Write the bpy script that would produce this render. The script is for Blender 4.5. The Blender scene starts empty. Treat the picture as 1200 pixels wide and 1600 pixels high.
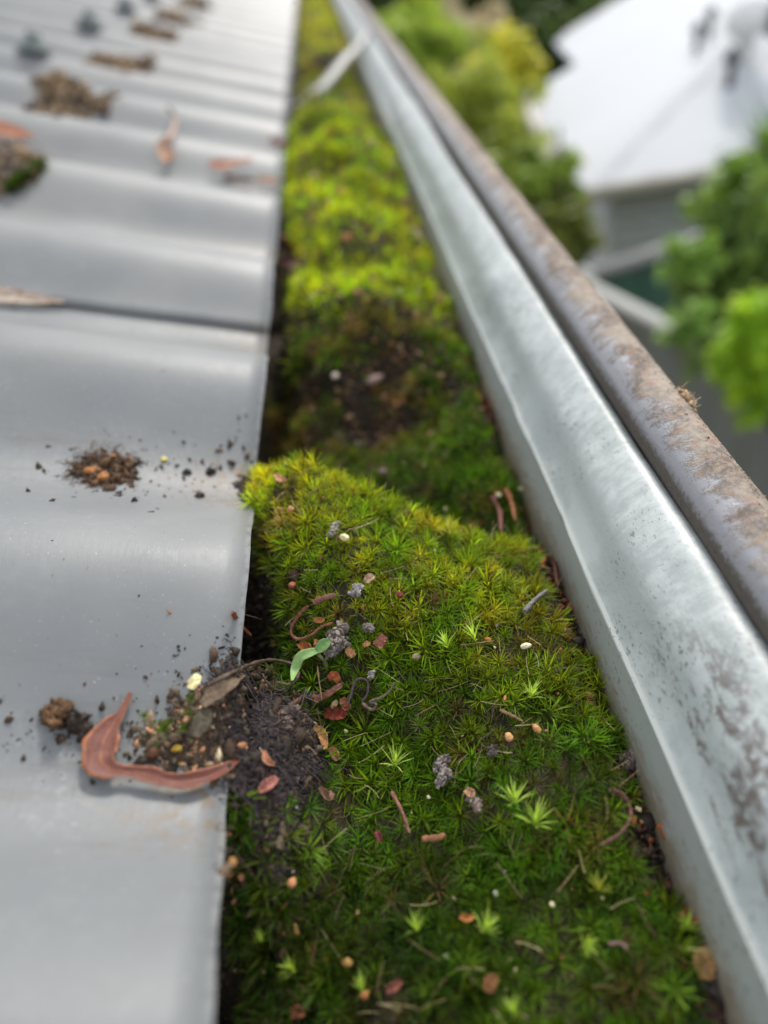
import bpy, math, random
import numpy as np
from mathutils import Vector, Matrix

rng = np.random.default_rng(7)
random.seed(7)
sc = bpy.context.scene
COL = sc.collection

# ------------------------------------------------------------------ camera
F, CX, CY = 1100., 600., 800.            # focal length and centre of the 1200x1600 photograph, in its pixels
ROOF_PITCH = math.radians(20)
vy = np.array([475 - CX, 912., -F]); Yc = vy / np.linalg.norm(vy)
vd = np.array([6400 - CX, -(1300 - CY), -F]); Dc = vd / np.linalg.norm(vd)
Dc = Dc - Dc.dot(Yc) * Yc; Dc /= np.linalg.norm(Dc)
Nc = np.cross(Dc, Yc)
Zc = math.cos(ROOF_PITCH) * Nc - math.sin(ROOF_PITCH) * Dc
Xc = math.cos(ROOF_PITCH) * Dc + math.sin(ROOF_PITCH) * Nc
R = np.array([Xc, Yc, Zc])
d0 = 140.3 / 862
CAM = -R @ np.array([(400 - CX) / F * d0, -(750 - CY) / F * d0, -d0])

cam_data = bpy.data.cameras.new('camera'); cam = bpy.data.objects.new('camera', cam_data); COL.objects.link(cam)
M = Matrix.Identity(4)
for i in range(3):
    for j in range(3): M[i][j] = R[i][j]
    M[i][3] = CAM[i]
cam.matrix_world = M
cam_data.sensor_fit = 'VERTICAL'; cam_data.sensor_height = 9.16; cam_data.sensor_width = 9.16 * .75
cam_data.lens = F / 1600 * 9.16
cam_data.clip_start = .003; cam_data.clip_end = 500
cam_data.dof.use_dof = True; cam_data.dof.focus_distance = .133; cam_data.dof.aperture_fstop = 1.75
sc.camera = cam

# ------------------------------------------------------------------ light
SUN_EL, SUN_AZ = math.radians(42), math.radians(22)      # azimuth measured from +Y towards +X
w = bpy.data.worlds.new('World'); sc.world = w; w.use_nodes = True
nt = w.node_tree; nt.nodes.clear()
sky = nt.nodes.new('ShaderNodeTexSky'); sky.sky_type = 'NISHITA'; sky.sun_disc = False
sky.sun_elevation = SUN_EL; sky.sun_rotation = SUN_AZ; sky.air_density = 1.; sky.dust_density = 2.5
skb = nt.nodes.new('ShaderNodeBackground'); skb.inputs['Strength'].default_value = .13
nt.links.new(sky.outputs[0], skb.inputs['Color'])
tc = nt.nodes.new('ShaderNodeTexCoord'); nz = nt.nodes.new('ShaderNodeTexNoise')
nz.inputs['Scale'].default_value = 2.6; nz.inputs['Detail'].default_value = 5; nz.inputs['Roughness'].default_value = .55
nt.links.new(tc.outputs['Generated'], nz.inputs['Vector'])
rp = nt.nodes.new('ShaderNodeValToRGB'); rp.color_ramp.elements[0].position = .36; rp.color_ramp.elements[1].position = .56
rp.color_ramp.elements[0].color = (.45, .45, .45, 1)
nt.links.new(nz.outputs['Fac'], rp.inputs['Fac'])
cl = nt.nodes.new('ShaderNodeBackground'); cl.inputs['Color'].default_value = (.93, .96, 1., 1); cl.inputs['Strength'].default_value = .95
mx = nt.nodes.new('ShaderNodeMixShader'); nt.links.new(rp.outputs['Color'], mx.inputs[0])
nt.links.new(skb.outputs[0], mx.inputs[1]); nt.links.new(cl.outputs[0], mx.inputs[2])
wo = nt.nodes.new('ShaderNodeOutputWorld'); nt.links.new(mx.outputs[0], wo.inputs['Surface'])

sd = bpy.data.lights.new('sun', 'SUN'); sun = bpy.data.objects.new('sun', sd); COL.objects.link(sun)
sd.energy = 2.3; sd.angle = math.radians(12); sd.color = (1., .955, .88)
to_sun = Vector((math.cos(SUN_EL) * math.sin(SUN_AZ), math.cos(SUN_EL) * math.cos(SUN_AZ), math.sin(SUN_EL)))
sun.rotation_euler = to_sun.to_track_quat('Z', 'Y').to_euler()

sc.view_settings.view_transform = 'Standard'; sc.view_settings.look = 'None'
sc.view_settings.exposure = .5; sc.view_settings.gamma = 1
sc.render.engine = 'CYCLES'
sc.cycles.max_bounces = 7; sc.cycles.transmission_bounces = 3; sc.cycles.use_denoising = True

# ------------------------------------------------------------------ helpers
def ray(px, py):
    return R @ np.array([(px - CX) / F, -(py - CY) / F, -1.])

def at_z(px, py, z):
    r = ray(px, py); return CAM + r * ((z - CAM[2]) / r[2])

def at_dist(px, py, d):
    r = ray(px, py); return CAM + r / np.linalg.norm(r) * d

def set_props(o, label=None, category=None, group=None, kind=None):
    if label: o['label'] = label
    if category: o['category'] = category
    if group: o['group'] = group
    if kind: o['kind'] = kind
    return o

def empty(name, loc=(0, 0, 0), **k):
    o = bpy.data.objects.new(name, None); COL.objects.link(o); o.location = loc; o.empty_display_size = .01
    return set_props(o, **k)

def link(name, me, parent=None, loc=None, **k):
    o = bpy.data.objects.new(name, me); COL.objects.link(o)
    if parent is not None:
        o.parent = parent
        o.matrix_parent_inverse = Matrix.Translation(-Vector(parent.location)) if parent.parent is None else Matrix.Identity(4)
    if loc is not None: o.location = loc
    return set_props(o, **k)

def mesh(name, V, faces, mat, smooth=True, col=None, uv=None):
    """V (n,3); faces: (m,k) array or list of arrays; col (n,3) linear colour per vertex; uv (n,2) per vertex."""
    V = np.asarray(V, np.float32)
    if isinstance(faces, np.ndarray): faces = [faces]
    faces = [np.asarray(f, np.int32) for f in faces if len(f)]
    me = bpy.data.meshes.new(name)
    nl = sum(f.size for f in faces); nf = sum(len(f) for f in faces)
    me.vertices.add(len(V)); me.vertices.foreach_set('co', V.ravel())
    me.loops.add(nl); li = np.concatenate([f.ravel() for f in faces]); me.loops.foreach_set('vertex_index', li)
    me.polygons.add(nf)
    tot = np.concatenate([np.full(len(f), f.shape[1]) for f in faces]); st = np.concatenate([[0], np.cumsum(tot)[:-1]])
    me.polygons.foreach_set('loop_start', st.astype(np.int32))
    if smooth: me.polygons.foreach_set('use_smooth', np.ones(nf, bool))
    me.update(calc_edges=True)
    if col is not None:
        a = me.attributes.new('Col', 'FLOAT_COLOR', 'POINT')
        c = np.ones((len(V), 4), np.float32); c[:, :3] = col; a.data.foreach_set('color', c.ravel())
    if uv is not None:
        u = me.uv_layers.new(name='UVMap'); u.data.foreach_set('uv', np.asarray(uv, np.float32)[li].ravel())
    me.materials.append(mat); me.validate()
    return me

def grid_faces(nu, nv, base=0, close_u=False, flip=False):
    i, j = np.meshgrid(np.arange(nu if close_u else nu - 1), np.arange(nv - 1), indexing='ij')
    a = i * nv + j; b = ((i + 1) % nu) * nv + j; c = ((i + 1) % nu) * nv + j + 1; d = i * nv + j + 1
    q = np.stack([a, b, c, d], -1).reshape(-1, 4) + base
    return q[:, ::-1] if flip else q

_w = {}
def noise(x, y, scale, seed=0, octaves=1):
    """smooth value noise in about [-1,1]; scale = feature size in metres"""
    out = 0; amp = 1; tot = 0
    for o in range(octaves):
        key = (seed, o)
        if key not in _w:
            _w[key] = np.random.default_rng(seed * 31 + o).uniform(-1, 1, (64, 64))
        T = _w[key]
        u = x / scale * 2 ** o; v = y / scale * 2 ** o
        iu = np.floor(u).astype(int); iv = np.floor(v).astype(int); fu = u - iu; fv = v - iv
        fu = fu * fu * (3 - 2 * fu); fv = fv * fv * (3 - 2 * fv)
        g = lambda a, b: T[a % 64, b % 64]
        out = out + amp * ((g(iu, iv) * (1 - fu) + g(iu + 1, iv) * fu) * (1 - fv) + (g(iu, iv + 1) * (1 - fu) + g(iu + 1, iv + 1) * fu) * fv)
        tot += amp; amp *= .5
    return out / tot

def sstep(a, b, x):
    t = np.clip((x - a) / (b - a), 0, 1); return t * t * (3 - 2 * t)

# ------------------------------------------------------------------ material helpers
class Mat:
    def __init__(s, name, rough=.6, spec=.5):
        s.m = bpy.data.materials.new(name); s.m.use_nodes = True; s.t = s.m.node_tree
        s.b = s.t.nodes['Principled BSDF']; s.out = s.t.nodes['Material Output']
        s.b.inputs['Roughness'].default_value = rough; s.b.inputs['Specular IOR Level'].default_value = spec
    def n(s, typ, **k):
        x = s.t.nodes.new(typ)
        for a, v in k.items(): setattr(x, a, v)
        return x
    def l(s, a, b): s.t.links.new(a, b)
    def put(s, sock, v):
        if isinstance(v, bpy.types.NodeSocket): s.l(v, sock)
        elif isinstance(v, (tuple, list)) and len(v) == 3 and sock.type == 'RGBA': sock.default_value = (*v, 1)
        else: sock.default_value = v
    def math(s, op, a, b=0., c=None, clamp=False):
        x = s.n('ShaderNodeMath', operation=op, use_clamp=clamp); s.put(x.inputs[0], a); s.put(x.inputs[1], b)
        if c is not None: s.put(x.inputs[2], c)
        return x.outputs[0]
    def mix(s, f, a, b, blend='MIX'):
        x = s.n('ShaderNodeMix', data_type='RGBA', blend_type=blend); s.put(x.inputs[0], f); s.put(x.inputs[6], a); s.put(x.inputs[7], b)
        return x.outputs[2]
    def step(s, x, a, b, lo=0., hi=1.):
        m = s.n('ShaderNodeMapRange', interpolation_type='SMOOTHSTEP'); s.put(m.inputs[0], x); s.put(m.inputs[1], a); s.put(m.inputs[2], b)
        s.put(m.inputs[3], lo); s.put(m.inputs[4], hi); return m.outputs[0]
    def coord(s, kind='Object', scale=(1, 1, 1)):
        c = s.n('ShaderNodeTexCoord').outputs[kind]
        m = s.n('ShaderNodeMapping'); s.l(c, m.inputs[0]); m.inputs['Scale'].default_value = scale
        return m.outputs[0]
    def noise(s, vec, scale, detail=3, rough=.55):
        x = s.n('ShaderNodeTexNoise'); s.l(vec, x.inputs['Vector']); x.inputs['Scale'].default_value = scale
        x.inputs['Detail'].default_value = detail; x.inputs['Roughness'].default_value = rough; return x.outputs['Fac']
    def uv(s):
        c = s.n('ShaderNodeTexCoord').outputs['UV']; x = s.n('ShaderNodeSeparateXYZ'); s.l(c, x.inputs[0]); return x.outputs[0], x.outputs[1]
    def bump(s, h, dist, strength=1.):
        x = s.n('ShaderNodeBump'); s.put(x.inputs['Height'], h); x.inputs['Distance'].default_value = dist; x.inputs['Strength'].default_value = strength
        s.l(x.outputs[0], s.b.inputs['Normal']); return x
    def col(s, v): s.put(s.b.inputs['Base Color'], v)
    def rough(s, v): s.put(s.b.inputs['Roughness'], v)
    def attr(s, name='Col'):
        x = s.n('ShaderNodeAttribute'); x.attribute_name = name; return x.outputs['Color']

# painted corrugated steel: UV = (distance from the eave edge up the slope, distance along the eave)
m = Mat('weathered_painted_steel', .3, .36); roof_mat = m.m
us, uy = m.uv(); oc = m.coord()
wv = m.math('COSINE', m.math('MULTIPLY', m.math('SUBTRACT', uy, .042), 2 * math.pi / .0762))       # +1 crest, -1 valley
n1 = m.noise(oc, 45, 5); n2 = m.noise(oc, 420, 4, .65); n3 = m.noise(m.coord('Object', (1, .25, 1)), 900, 2, .7); n4 = m.noise(oc, 14, 3)
base = m.mix(n1, (.152, .161, .168), (.185, .195, .202))
base = m.mix(m.step(n4, .35, .7, 0., .35), base, (.29, .285, .27))
valley = m.step(wv, -.35, -1.)
edge = m.step(us, .03, .0)
# pale oxidised bloom and brown tide marks where water sits in the valleys at the edge
base = m.mix(m.math('MULTIPLY', m.math('MULTIPLY', m.step(n2, .46, .66), m.step(n1, .4, .62)), m.math('ADD', .10, m.math('MULTIPLY', m.math('MULTIPLY', valley, m.step(us, .07, .01)), .4))), base, (.30, .315, .315))
stain = m.math('MULTIPLY', m.math('MULTIPLY', valley, m.step(us, .026, .003)), m.step(n2, .44, .62))
base = m.mix(m.math('MULTIPLY', stain, .85), base, (.17, .125, .08))
dirt = m.math('MULTIPLY', m.step(wv, -.2, -.95), m.step(n3, .60, .72))
base = m.mix(m.math('MULTIPLY', dirt, .42), base, (.13, .11, .085))
rim = m.math('MULTIPLY', m.step(us, .0014, .0004), m.step(n2, .35, .55))
base = m.mix(m.math('MULTIPLY', rim, .35), base, (.42, .42, .41))
run = m.noise(m.coord('Object', (.22, 1.6, .22)), 120, 5, .7); base = m.mix(m.math('MULTIPLY', m.step(run, .52, .68), m.math('ADD', .10, m.math('MULTIPLY', m.step(wv, .2, -.9), .28))), base, (.125, .115, .095))
base = m.mix(m.step(m.noise(m.coord('Object', (1, 1, 1)), 1500, 2, .5), .70, .74, 0., .5), base, (.42, .43, .43))
speck = m.step(n3, .72, .75)
base = m.mix(m.math('MULTIPLY', speck, .6), base, (.08, .07, .06))
m.col(base); m.rough(m.math('ADD', m.math('MULTIPLY', n2, .18), .40)); m.bump(m.math('ADD', m.math('MULTIPLY', n2, .4), n3), .0001, .5)

# gutter steel: UV = (distance along the profile in metres from the wall base, distance along the eave)
m = Mat('weathered_gutter_paint', .42, .5); gutter_mat = m.m
us, uy = m.uv(); oc = m.coord()
n1 = m.noise(oc, 60, 5, .6); n2 = m.noise(m.coord('Object', (2.2, .8, 2.2)), 330, 5, .7); n3 = m.noise(m.coord('Object', (1., .6, 1)), 1100, 3, .75); n4 = m.noise(oc, 25, 3)
base = m.mix(n1, (.315, .35, .345), (.37, .405, .40))
# chalky white oxide on the upper roll, streaked across it
nst = m.noise(m.coord('Object', (.5, 2.0, .5)), 300, 4, .65)
w1 = m.math('MULTIPLY', m.step(us, .0215, .027), m.step(m.math('ADD', m.math('MULTIPLY', m.math('ADD', m.math('MULTIPLY', nst, .45), m.math('MULTIPLY', m.noise(oc, 240, 5, .7), .55)), .8), m.math('MULTIPLY', n1, .35)), .44, .72))
base = m.mix(m.math('MULTIPLY', w1, .55), base, (.60, .625, .62))
# patchy paler band just over the crease
w2 = m.math('MULTIPLY', m.math('MULTIPLY', m.step(us, .0128, .014), m.step(us, .021, .016)), m.step(n1, .42, .58))
base = m.mix(m.math('MULTIPLY', w2, .3), base, (.60, .64, .63))
g = m.math('MULTIPLY', m.step(us, .0005, .0125), m.step(us, .0135, .0128))
base = m.mix(m.math('MULTIPLY', m.step(us, .0145, .0125), .42), base, (.33, .34, .30))
# soil film low on the wall with a ragged top, moss-brown
lo = m.step(m.math('ADD', us, m.math('MULTIPLY', m.math('SUBTRACT', n2, .5), .018)), .0085, .0)
base = m.mix(m.math('MULTIPLY', lo, .85), base, (.23, .18, .12))
# grime: specks, and blotches on a drifting line
b1 = m.math('MULTIPLY', m.step(n3, .585, .64), m.step(n4, .42, .56))
b2 = m.math('MULTIPLY', m.math('MULTIPLY', m.step(us, .0145, .017), m.step(us, .034, .027)), m.step(n2, .55, .66))
near = m.step(uy, -.045, -.075)
nb = m.noise(m.coord('Object', (1.6, .55, 1.6)), 120, 5, .72)
b2 = m.math('MULTIPLY', b2, m.math('ADD', m.math('MULTIPLY', near, .95), m.step(n4, .50, .62), clamp=True), clamp=True)
b3 = m.math('MULTIPLY', m.math('MULTIPLY', m.step(us, .0150, .0175), m.step(us, .0345, .026)), m.step(nb, .50, .56))
b3 = m.math('MULTIPLY', b3, m.math('ADD', m.math('MULTIPLY', m.step(uy, -.050, -.075), 1.3), m.math('MULTIPLY', m.step(uy, .02, .10), .45)))
b2 = m.math('MAXIMUM', b2, m.math('MULTIPLY', b3, m.step(n3, .38, .52)))
base = m.mix(m.math('MULTIPLY', m.math('MAXIMUM', b1, b2), .8), base, (.13, .115, .105))
# greying in the groove
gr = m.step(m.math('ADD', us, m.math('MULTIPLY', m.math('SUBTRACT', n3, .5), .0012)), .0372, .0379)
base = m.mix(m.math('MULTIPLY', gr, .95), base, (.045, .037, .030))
m.col(base); m.rough(m.math('ADD', m.math('MULTIPLY', n2, .3), .27)); m.bump(m.math('ADD', n2, m.math('MULTIPLY', n3, .5)), .00012, .6)

# rolled bead: UV = (angle round the roll 0..1, distance along)
m = Mat('lichen_stained_bead', .38, .5); bead_mat = m.m
us, uy = m.uv(); oc = m.coord()
nA = m.noise(m.coord('Object', (.5, 1.1, .5)), 330, 3, .6); nB = m.noise(oc, 700, 5, .75); nC = m.noise(oc, 90, 3); nD = m.noise(oc, 2400, 2, .8)
base = m.mix(m.noise(oc, 40, 4), (.235, .237, .258), (.30, .30, .325))
lim = m.math('ADD', us, m.math('ADD', m.math('MULTIPLY', m.math('SUBTRACT', nA, .5), .42), m.math('MULTIPLY', m.math('SUBTRACT', nB, .5), .22)))
crust = m.math('MULTIPLY', m.step(m.math('ADD', lim, m.math('MULTIPLY', m.math('SUBTRACT', nD, .5), .16)), .385, .265), m.step(nB, .30, .46, .62, 1.))
cc = m.mix(m.step(nB, .40, .62), (.085, .06, .043), (.25, .19, .14))
cc = m.mix(m.step(nC, .4, .65, 0., .5), cc, (.43, .37, .30))
cc = m.mix(m.step(nD, .6, .7, 0., .6), cc, (.45, .37, .30))
cc = m.mix(m.step(m.noise(oc, 260, 3, .6), .56, .66, 0., .55), cc, (.26, .13, .085))
base = m.mix(m.math('MULTIPLY', crust, .93), base, cc)
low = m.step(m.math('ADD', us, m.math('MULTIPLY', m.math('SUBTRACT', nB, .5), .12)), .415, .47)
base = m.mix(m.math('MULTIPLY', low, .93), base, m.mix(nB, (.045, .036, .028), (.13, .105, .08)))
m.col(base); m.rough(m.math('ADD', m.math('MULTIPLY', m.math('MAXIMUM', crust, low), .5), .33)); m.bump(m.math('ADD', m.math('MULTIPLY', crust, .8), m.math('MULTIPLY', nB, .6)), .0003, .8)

def leafy(name, rough=.5, trans=.35, gain=1.5, spec=.4):
    m = Mat(name, rough, spec); c = m.attr(); m.col(c)
    tr = m.n('ShaderNodeBsdfTranslucent'); m.l(m.mix(1., c, (gain, gain * .95, gain * .5), 'MULTIPLY'), tr.inputs['Color'])
    mixs = m.n('ShaderNodeMixShader'); mixs.inputs[0].default_value = trans
    m.l(m.b.outputs[0], mixs.inputs[1]); m.l(tr.outputs[0], mixs.inputs[2]); m.l(mixs.outputs[0], m.out.inputs['Surface'])
    return m.m
moss_mat = leafy('moss_needles', .55, .45, 1.9, .22)
foliage_mat = leafy('shrub_leaves', .5, .4, 1.6, .35)
leaf_mat = leafy('sprout_leaf', .5, .4, 1.3, .3)

m = Mat('litter', .75, .3); litter_mat = m.m
oc = m.coord(); n1 = m.noise(oc, 1400, 4, .7); n2 = m.noise(oc, 350, 3)
c = m.mix(m.step(n1, .35, .7), m.mix(1., m.attr(), (.62, .58, .55), 'MULTIPLY'), m.mix(1., m.attr(), (1.3, 1.28, 1.22), 'MULTIPLY'))
m.col(m.mix(m.step(n2, .45, .65, 0., .35), c, m.mix(1., c, (.7, .6, .55), 'MULTIPLY'))); m.bump(n1, .00025, .8)

m = Mat('dry_leaf', .55, .4); dryleaf_mat = m.m
oc = m.coord(); n1 = m.noise(oc, 700, 5, .7); n2 = m.noise(oc, 2200, 2); us, uy = m.uv()
c = m.mix(m.step(n1, .38, .66), m.attr(), m.mix(1., m.attr(), (.72, .60, .56), 'MULTIPLY'))
vein = m.math('MULTIPLY', m.step(m.math('ABSOLUTE', m.math('SUBTRACT', us, .5)), .05, .0), .55)
rimf = m.step(m.math('ABSOLUTE', m.math('SUBTRACT', us, .5)), .37, .47)
c = m.mix(m.math('MAXIMUM', vein, m.math('MULTIPLY', m.math('MULTIPLY', rimf, .8), m.step(n1, .35, .55))), c, (.42, .15, .055))
c = m.mix(m.step(m.noise(oc, 420, 3, .6), .56, .64, 0., .6), c, (.11, .045, .04))
sv = m.math('SINE', m.math('MULTIPLY', m.math('ADD', uy, m.math('MULTIPLY', m.math('ABSOLUTE', m.math('SUBTRACT', us, .5)), .25)), 260.))
c = m.mix(m.math('MULTIPLY', m.step(sv, .6, 1., 0., .14), m.step(n1, .5, .6)), c, (.50, .25, .17)); c = m.mix(m.step(n2, .66, .72, 0., .5), c, (.10, .05, .035))
m.col(c); m.bump(m.math('ADD', n1, m.math('MULTIPLY', sv, .06)), .0002, .7)

m = Mat('wet_gutter_soil', .8, .25); soil_mat = m.m
oc = m.coord(); n1 = m.noise(oc, 700, 5, .75); n2 = m.noise(oc, 120, 3)
c = m.mix(m.step(n1, .3, .75), (.012, .009, .007), (.085, .058, .038)); m.col(m.mix(m.step(n2, .45, .65, 0., .6), c, (.035, .038, .012))); m.bump(n1, .0012, 1.)

def plain(name, c1, c2, scale, rough=.7, spec=.3, bump=0., detail=4):
    m = Mat(name, rough, spec); oc = m.coord(); n = m.noise(oc, scale, detail, .6); m.col(m.mix(n, c1, c2))
    if bump: m.bump(n, bump)
    return m.m
strap_mat = plain('zinc_strap', (.27, .26, .25), (.40, .39, .375), 90, .45, .5)
screw_mat = plain('screw_paint', (.10, .125, .12), (.17, .20, .19), 300, .5, .5)
house_roof_mat = plain('white_roof_steel', (.46, .48, .505), (.54, .56, .585), .7, .65, .2)
siding_mat = plain('grey_weatherboard', (.56, .58, .61), (.62, .64, .67), 2, .6, .3)
fascia_mat = plain('cream_fascia', (.44, .41, .36), (.50, .47, .42), 3, .6, .3)
dark_trim_mat = plain('dark_eave', (.035, .035, .028), (.05, .05, .04), 3, .7, .2)
fence_mat = plain('grey_fence_steel', (.29, .31, .315), (.35, .37, .37), 4, .5, .4)
fence_green_mat = plain('green_fence_steel', (.04, .10, .07), (.055, .125, .09), 4, .5, .4)
cap_mat = plain('fence_cap_steel', (.30, .31, .30), (.37, .375, .36), 6, .5, .4)
bark_mat = plain('bark', (.07, .05, .035), (.14, .10, .07), 14, .85, .2, .01)
vent_mat = plain('dark_vent', (.03, .034, .036), (.055, .06, .062), 9, .5, .4)
cowl_mat = plain('pale_vent', (.7, .7, .7), (.78, .78, .78), 9, .4, .4)
brick_wall_mat = plain('rendered_wall', (.40, .37, .32), (.47, .44, .39), 6, .85, .2, .003)
m = Mat('ground_grass', .9, .15); ground_mat = m.m
oc = m.coord(); n1 = m.noise(oc, 6, 5); n2 = m.noise(oc, .7, 3); m.col(m.mix(m.step(n2, .4, .6), m.mix(n1, (.03, .06, .012), (.08, .12, .03)), m.mix(n1, (.07, .06, .035), (.13, .11, .07))))

# ------------------------------------------------------------------ ground
gx = np.concatenate([[-200, -60, -20], np.linspace(-8, 20, 29), [30, 60, 200]]); gy = np.concatenate([[-200, -60, -15], np.linspace(-8, 40, 49), [60, 120, 220]])
X, Y = np.meshgrid(gx, gy, indexing='ij')
Z = -3.2 - 1.9 * sstep(3.6, 7.2, Y) + .05 * noise(X, Y, 3., 5, 2) - 1.2 * sstep(12, 40, Y)
link('ground', mesh('ground', np.stack([X, Y, Z], -1).reshape(-1, 3), grid_faces(len(gx), len(gy)), ground_mat), kind='structure')
def ground_z(y): return -3.2 - 1.9 * float(sstep(3.6, 7.2, np.array(y))) - 1.2 * float(sstep(12, 40, np.array(y)))

def box_arrays(x0, x1, y0, y1, z0, z1, base=0):
    V = np.array([[x, y, z] for x in (x0, x1) for y in (y0, y1) for z in (z0, z1)], float)
    Fq = np.array([[0, 1, 3, 2], [4, 6, 7, 5], [0, 4, 5, 1], [2, 3, 7, 6], [0, 2, 6, 4], [1, 5, 7, 3]]) + base
    return V, Fq

def boxes(name, lst, mat, **k):
    Vs, Fs, b = [], [], 0
    for q in lst:
        V, Fq = box_arrays(*q, base=b); Vs.append(V); Fs.append(Fq); b += 8
    return link(name, mesh(name, np.concatenate(Vs), np.concatenate(Fs), mat, smooth=False), **k)

# ------------------------------------------------------------------ the roof we look along
PIT = .0762; AMP = .0067
Dw = np.array([math.cos(ROOF_PITCH), 0, -math.sin(ROOF_PITCH)]); Nw = np.array([math.sin(ROOF_PITCH), 0, math.cos(ROOF_PITCH)])
def corr(y):
    t = 2 * np.pi * (y - .042) / PIT
    return AMP * np.cos(t)
def roof_pt(s, y, n=0.):
    """s metres up the slope from the eave edge"""
    s = np.asarray(s, float); y = np.asarray(y, float); h = corr(y) + n + .0005 * noise(s, y, .09, 3) + .00012 * noise(s, y, .02, 4)
    return -s[..., None] * Dw + h[..., None] * Nw + y[..., None] * np.array([0, 1, 0])

ROOF_LEN = 2.4
roof = empty('corrugated_roof', (0, 0, 0), label='grey corrugated steel roof on the left with a debris-strewn lower edge', category='roof')
ss = np.concatenate([np.linspace(0, .12, 25), np.linspace(.14, .5, 19), np.linspace(.6, ROOF_LEN, 10)])
sy = np.linspace(0, .762 + .028, 10 * 26 + 10)
def sheet_mesh(k, hi):
    y0 = .088 + .762 * k
    s_ = ss if hi else np.concatenate([np.linspace(0, .3, 7), np.linspace(.5, ROOF_LEN, 6)])
    y_ = sy if hi else np.linspace(0, .79, 130)
    S, Yg = np.meshgrid(s_, y_ + y0, indexing='ij')
    lift = .0013 * (1 - sstep(0., .05, Yg - y0)) + .0002
    bend = -.0006 * np.exp(-S / .004) * (.5 + .5 * noise(S * 0, Yg, .03, 9))
    ragged = .0006 * noise(S * 0 + .3, Yg, .012, 12, 3) * np.exp(-S / .002)
    top = roof_pt(S + ragged, Yg, lift + bend); bot = roof_pt(S + ragged, Yg, lift + bend - .0007)
    nu, nv = S.shape
    V = np.concatenate([top.reshape(-1, 3), bot.reshape(-1, 3)]); uv = np.tile(np.stack([S, Yg], -1).reshape(-1, 2), (2, 1))
    n0 = nu * nv
    f = [grid_faces(nu, nv, flip=True), grid_faces(nu, nv, n0)]
    j = np.arange(nv - 1); f.append(np.stack([j, j + n0, j + 1 + n0, j + 1], -1))
    i = np.arange(nu - 1) * nv; f.append(np.stack([i, i + nv, i + nv + n0, i + n0], -1))
    i = i + nv - 1; f.append(np.stack([i, i + n0, i + nv + n0, i + nv], -1))
    return mesh('roof_sheet', V, np.concatenate(f), roof_mat, uv=uv)
sheets = [link('roof_sheet', sheet_mesh(k, k <= 1), parent=roof) for k in range(-1, 8)]

def surf_pick(px, py, h, tmax=3.):
    """first point along the pixel's ray where h(point) <= 0 (h vectorised)"""
    r = ray(px, py); t = np.geomspace(.05, tmax, 1500); P = CAM + t[:, None] * r
    v = h(P); i = np.argmax(v <= 0)
    if v[i] > 0: i = len(t) - 1
    a, b = t[max(i - 1, 0)], t[i]
    for _ in range(25):
        c = .5 * (a + b)
        if h((CAM + c * r)[None])[0] <= 0: b = c
        else: a = c
    return CAM + b * r
def h_roof(P): return P @ Nw - corr(P[:, 1]) - .0004
def on_roof(px, py): return surf_pick(px, py, h_roof)

# roofing screws on the crests, each a washer, flange and hex head
def lathe(prof, seg=16):
    a = np.linspace(0, 2 * np.pi, seg, endpoint=False)
    V = np.array([[r * math.cos(t), r * math.sin(t), z] for t in a for r, z in prof])
    return V, grid_faces(seg, len(prof), close_u=True)
V, Fq = lathe([(0.0001, -.001), (.0085, 0), (.0105, .0006), (.0105, .0022), (.0080, .0034), (.0078, .0036)], 20)
Vh, Fh = lathe([(.0078, .0034), (.0076, .0046), (.0049, .0052), (.0047, .0100), (.0036, .0108), (.0001, .0108)], 6)
screw_me = mesh('roofing_screw', np.concatenate([V, Vh]), np.concatenate([Fq, Fh + len(V)]), screw_mat, smooth=False)
rotn = Matrix.Rotation(ROOF_PITCH, 4, 'Y')
for k in range(5, 30, 1):
    y = .042 + PIT * k
    if k not in (5, 7, 9, 11, 13, 16, 18, 21, 24, 27): continue
    p = roof_pt(np.array(.163), np.array(y), np.array(.0012))
    o = bpy.data.objects.new('roofing_screw', screw_me); COL.objects.link(o)
    kk = min(int((y - .088) // .762) + 1, 8); o.parent = sheets[kk]
    o.matrix_local = Matrix.Translation(Vector(p)) @ rotn

# fascia, wall below: what carries the roof and the gutter
boxes('fascia_board', [(-.085, -.066, -3, 7, -.24, -.03)], fascia_mat, label='cream timber fascia board hidden behind the mossy gutter', category='board')
boxes('house_wall', [(-.75, -.5, -3, 7, -3.3, -.2)], brick_wall_mat, label='rendered house wall beneath the eave of the corrugated roof', category='wall')

# ------------------------------------------------------------------ gutter
def spline(P, per=8):
    P = np.array(P, float); Q = np.concatenate([[2 * P[0] - P[1]], P, [2 * P[-1] - P[-2]]]); out = []
    for i in range(1, len(Q) - 2):
        t = np.linspace(0, 1, per, endpoint=False)[:, None]
        out.append(.5 * (2 * Q[i] + (Q[i + 1] - Q[i - 1]) * t + (2 * Q[i - 1] - 5 * Q[i] + 4 * Q[i + 1] - Q[i + 2]) * t ** 2 + (3 * Q[i] - Q[i - 1] - 3 * Q[i + 1] + Q[i + 2]) * t ** 3))
    out.append(P[-1:]); return np.concatenate(out)
lower = np.array([(-.064, -.012), (-.064, -.078), (-.060, -.082), (.050, -.086), (.0555, -.083), (.0605, -.048)])
strip = np.linspace((.0642, -.027), (.0668, -.0146), 6)
strip = np.concatenate([strip[:-1], [(.06674, -.0149), (.0668, -.0146)]])
face = spline([(.0668, -.0146), (.0672, -.01445), (.0680, -.0138), (.0702, -.0106), (.0738, -.0050), (.0778, -.0016), (.0812, .0001), (.0836, -.0004), (.0853, -.0024), (.0868, -.0050), (.0888, -.0050)], 7)
prof = np.concatenate([lower, strip, face[1:]])
i0 = len(lower)
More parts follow.
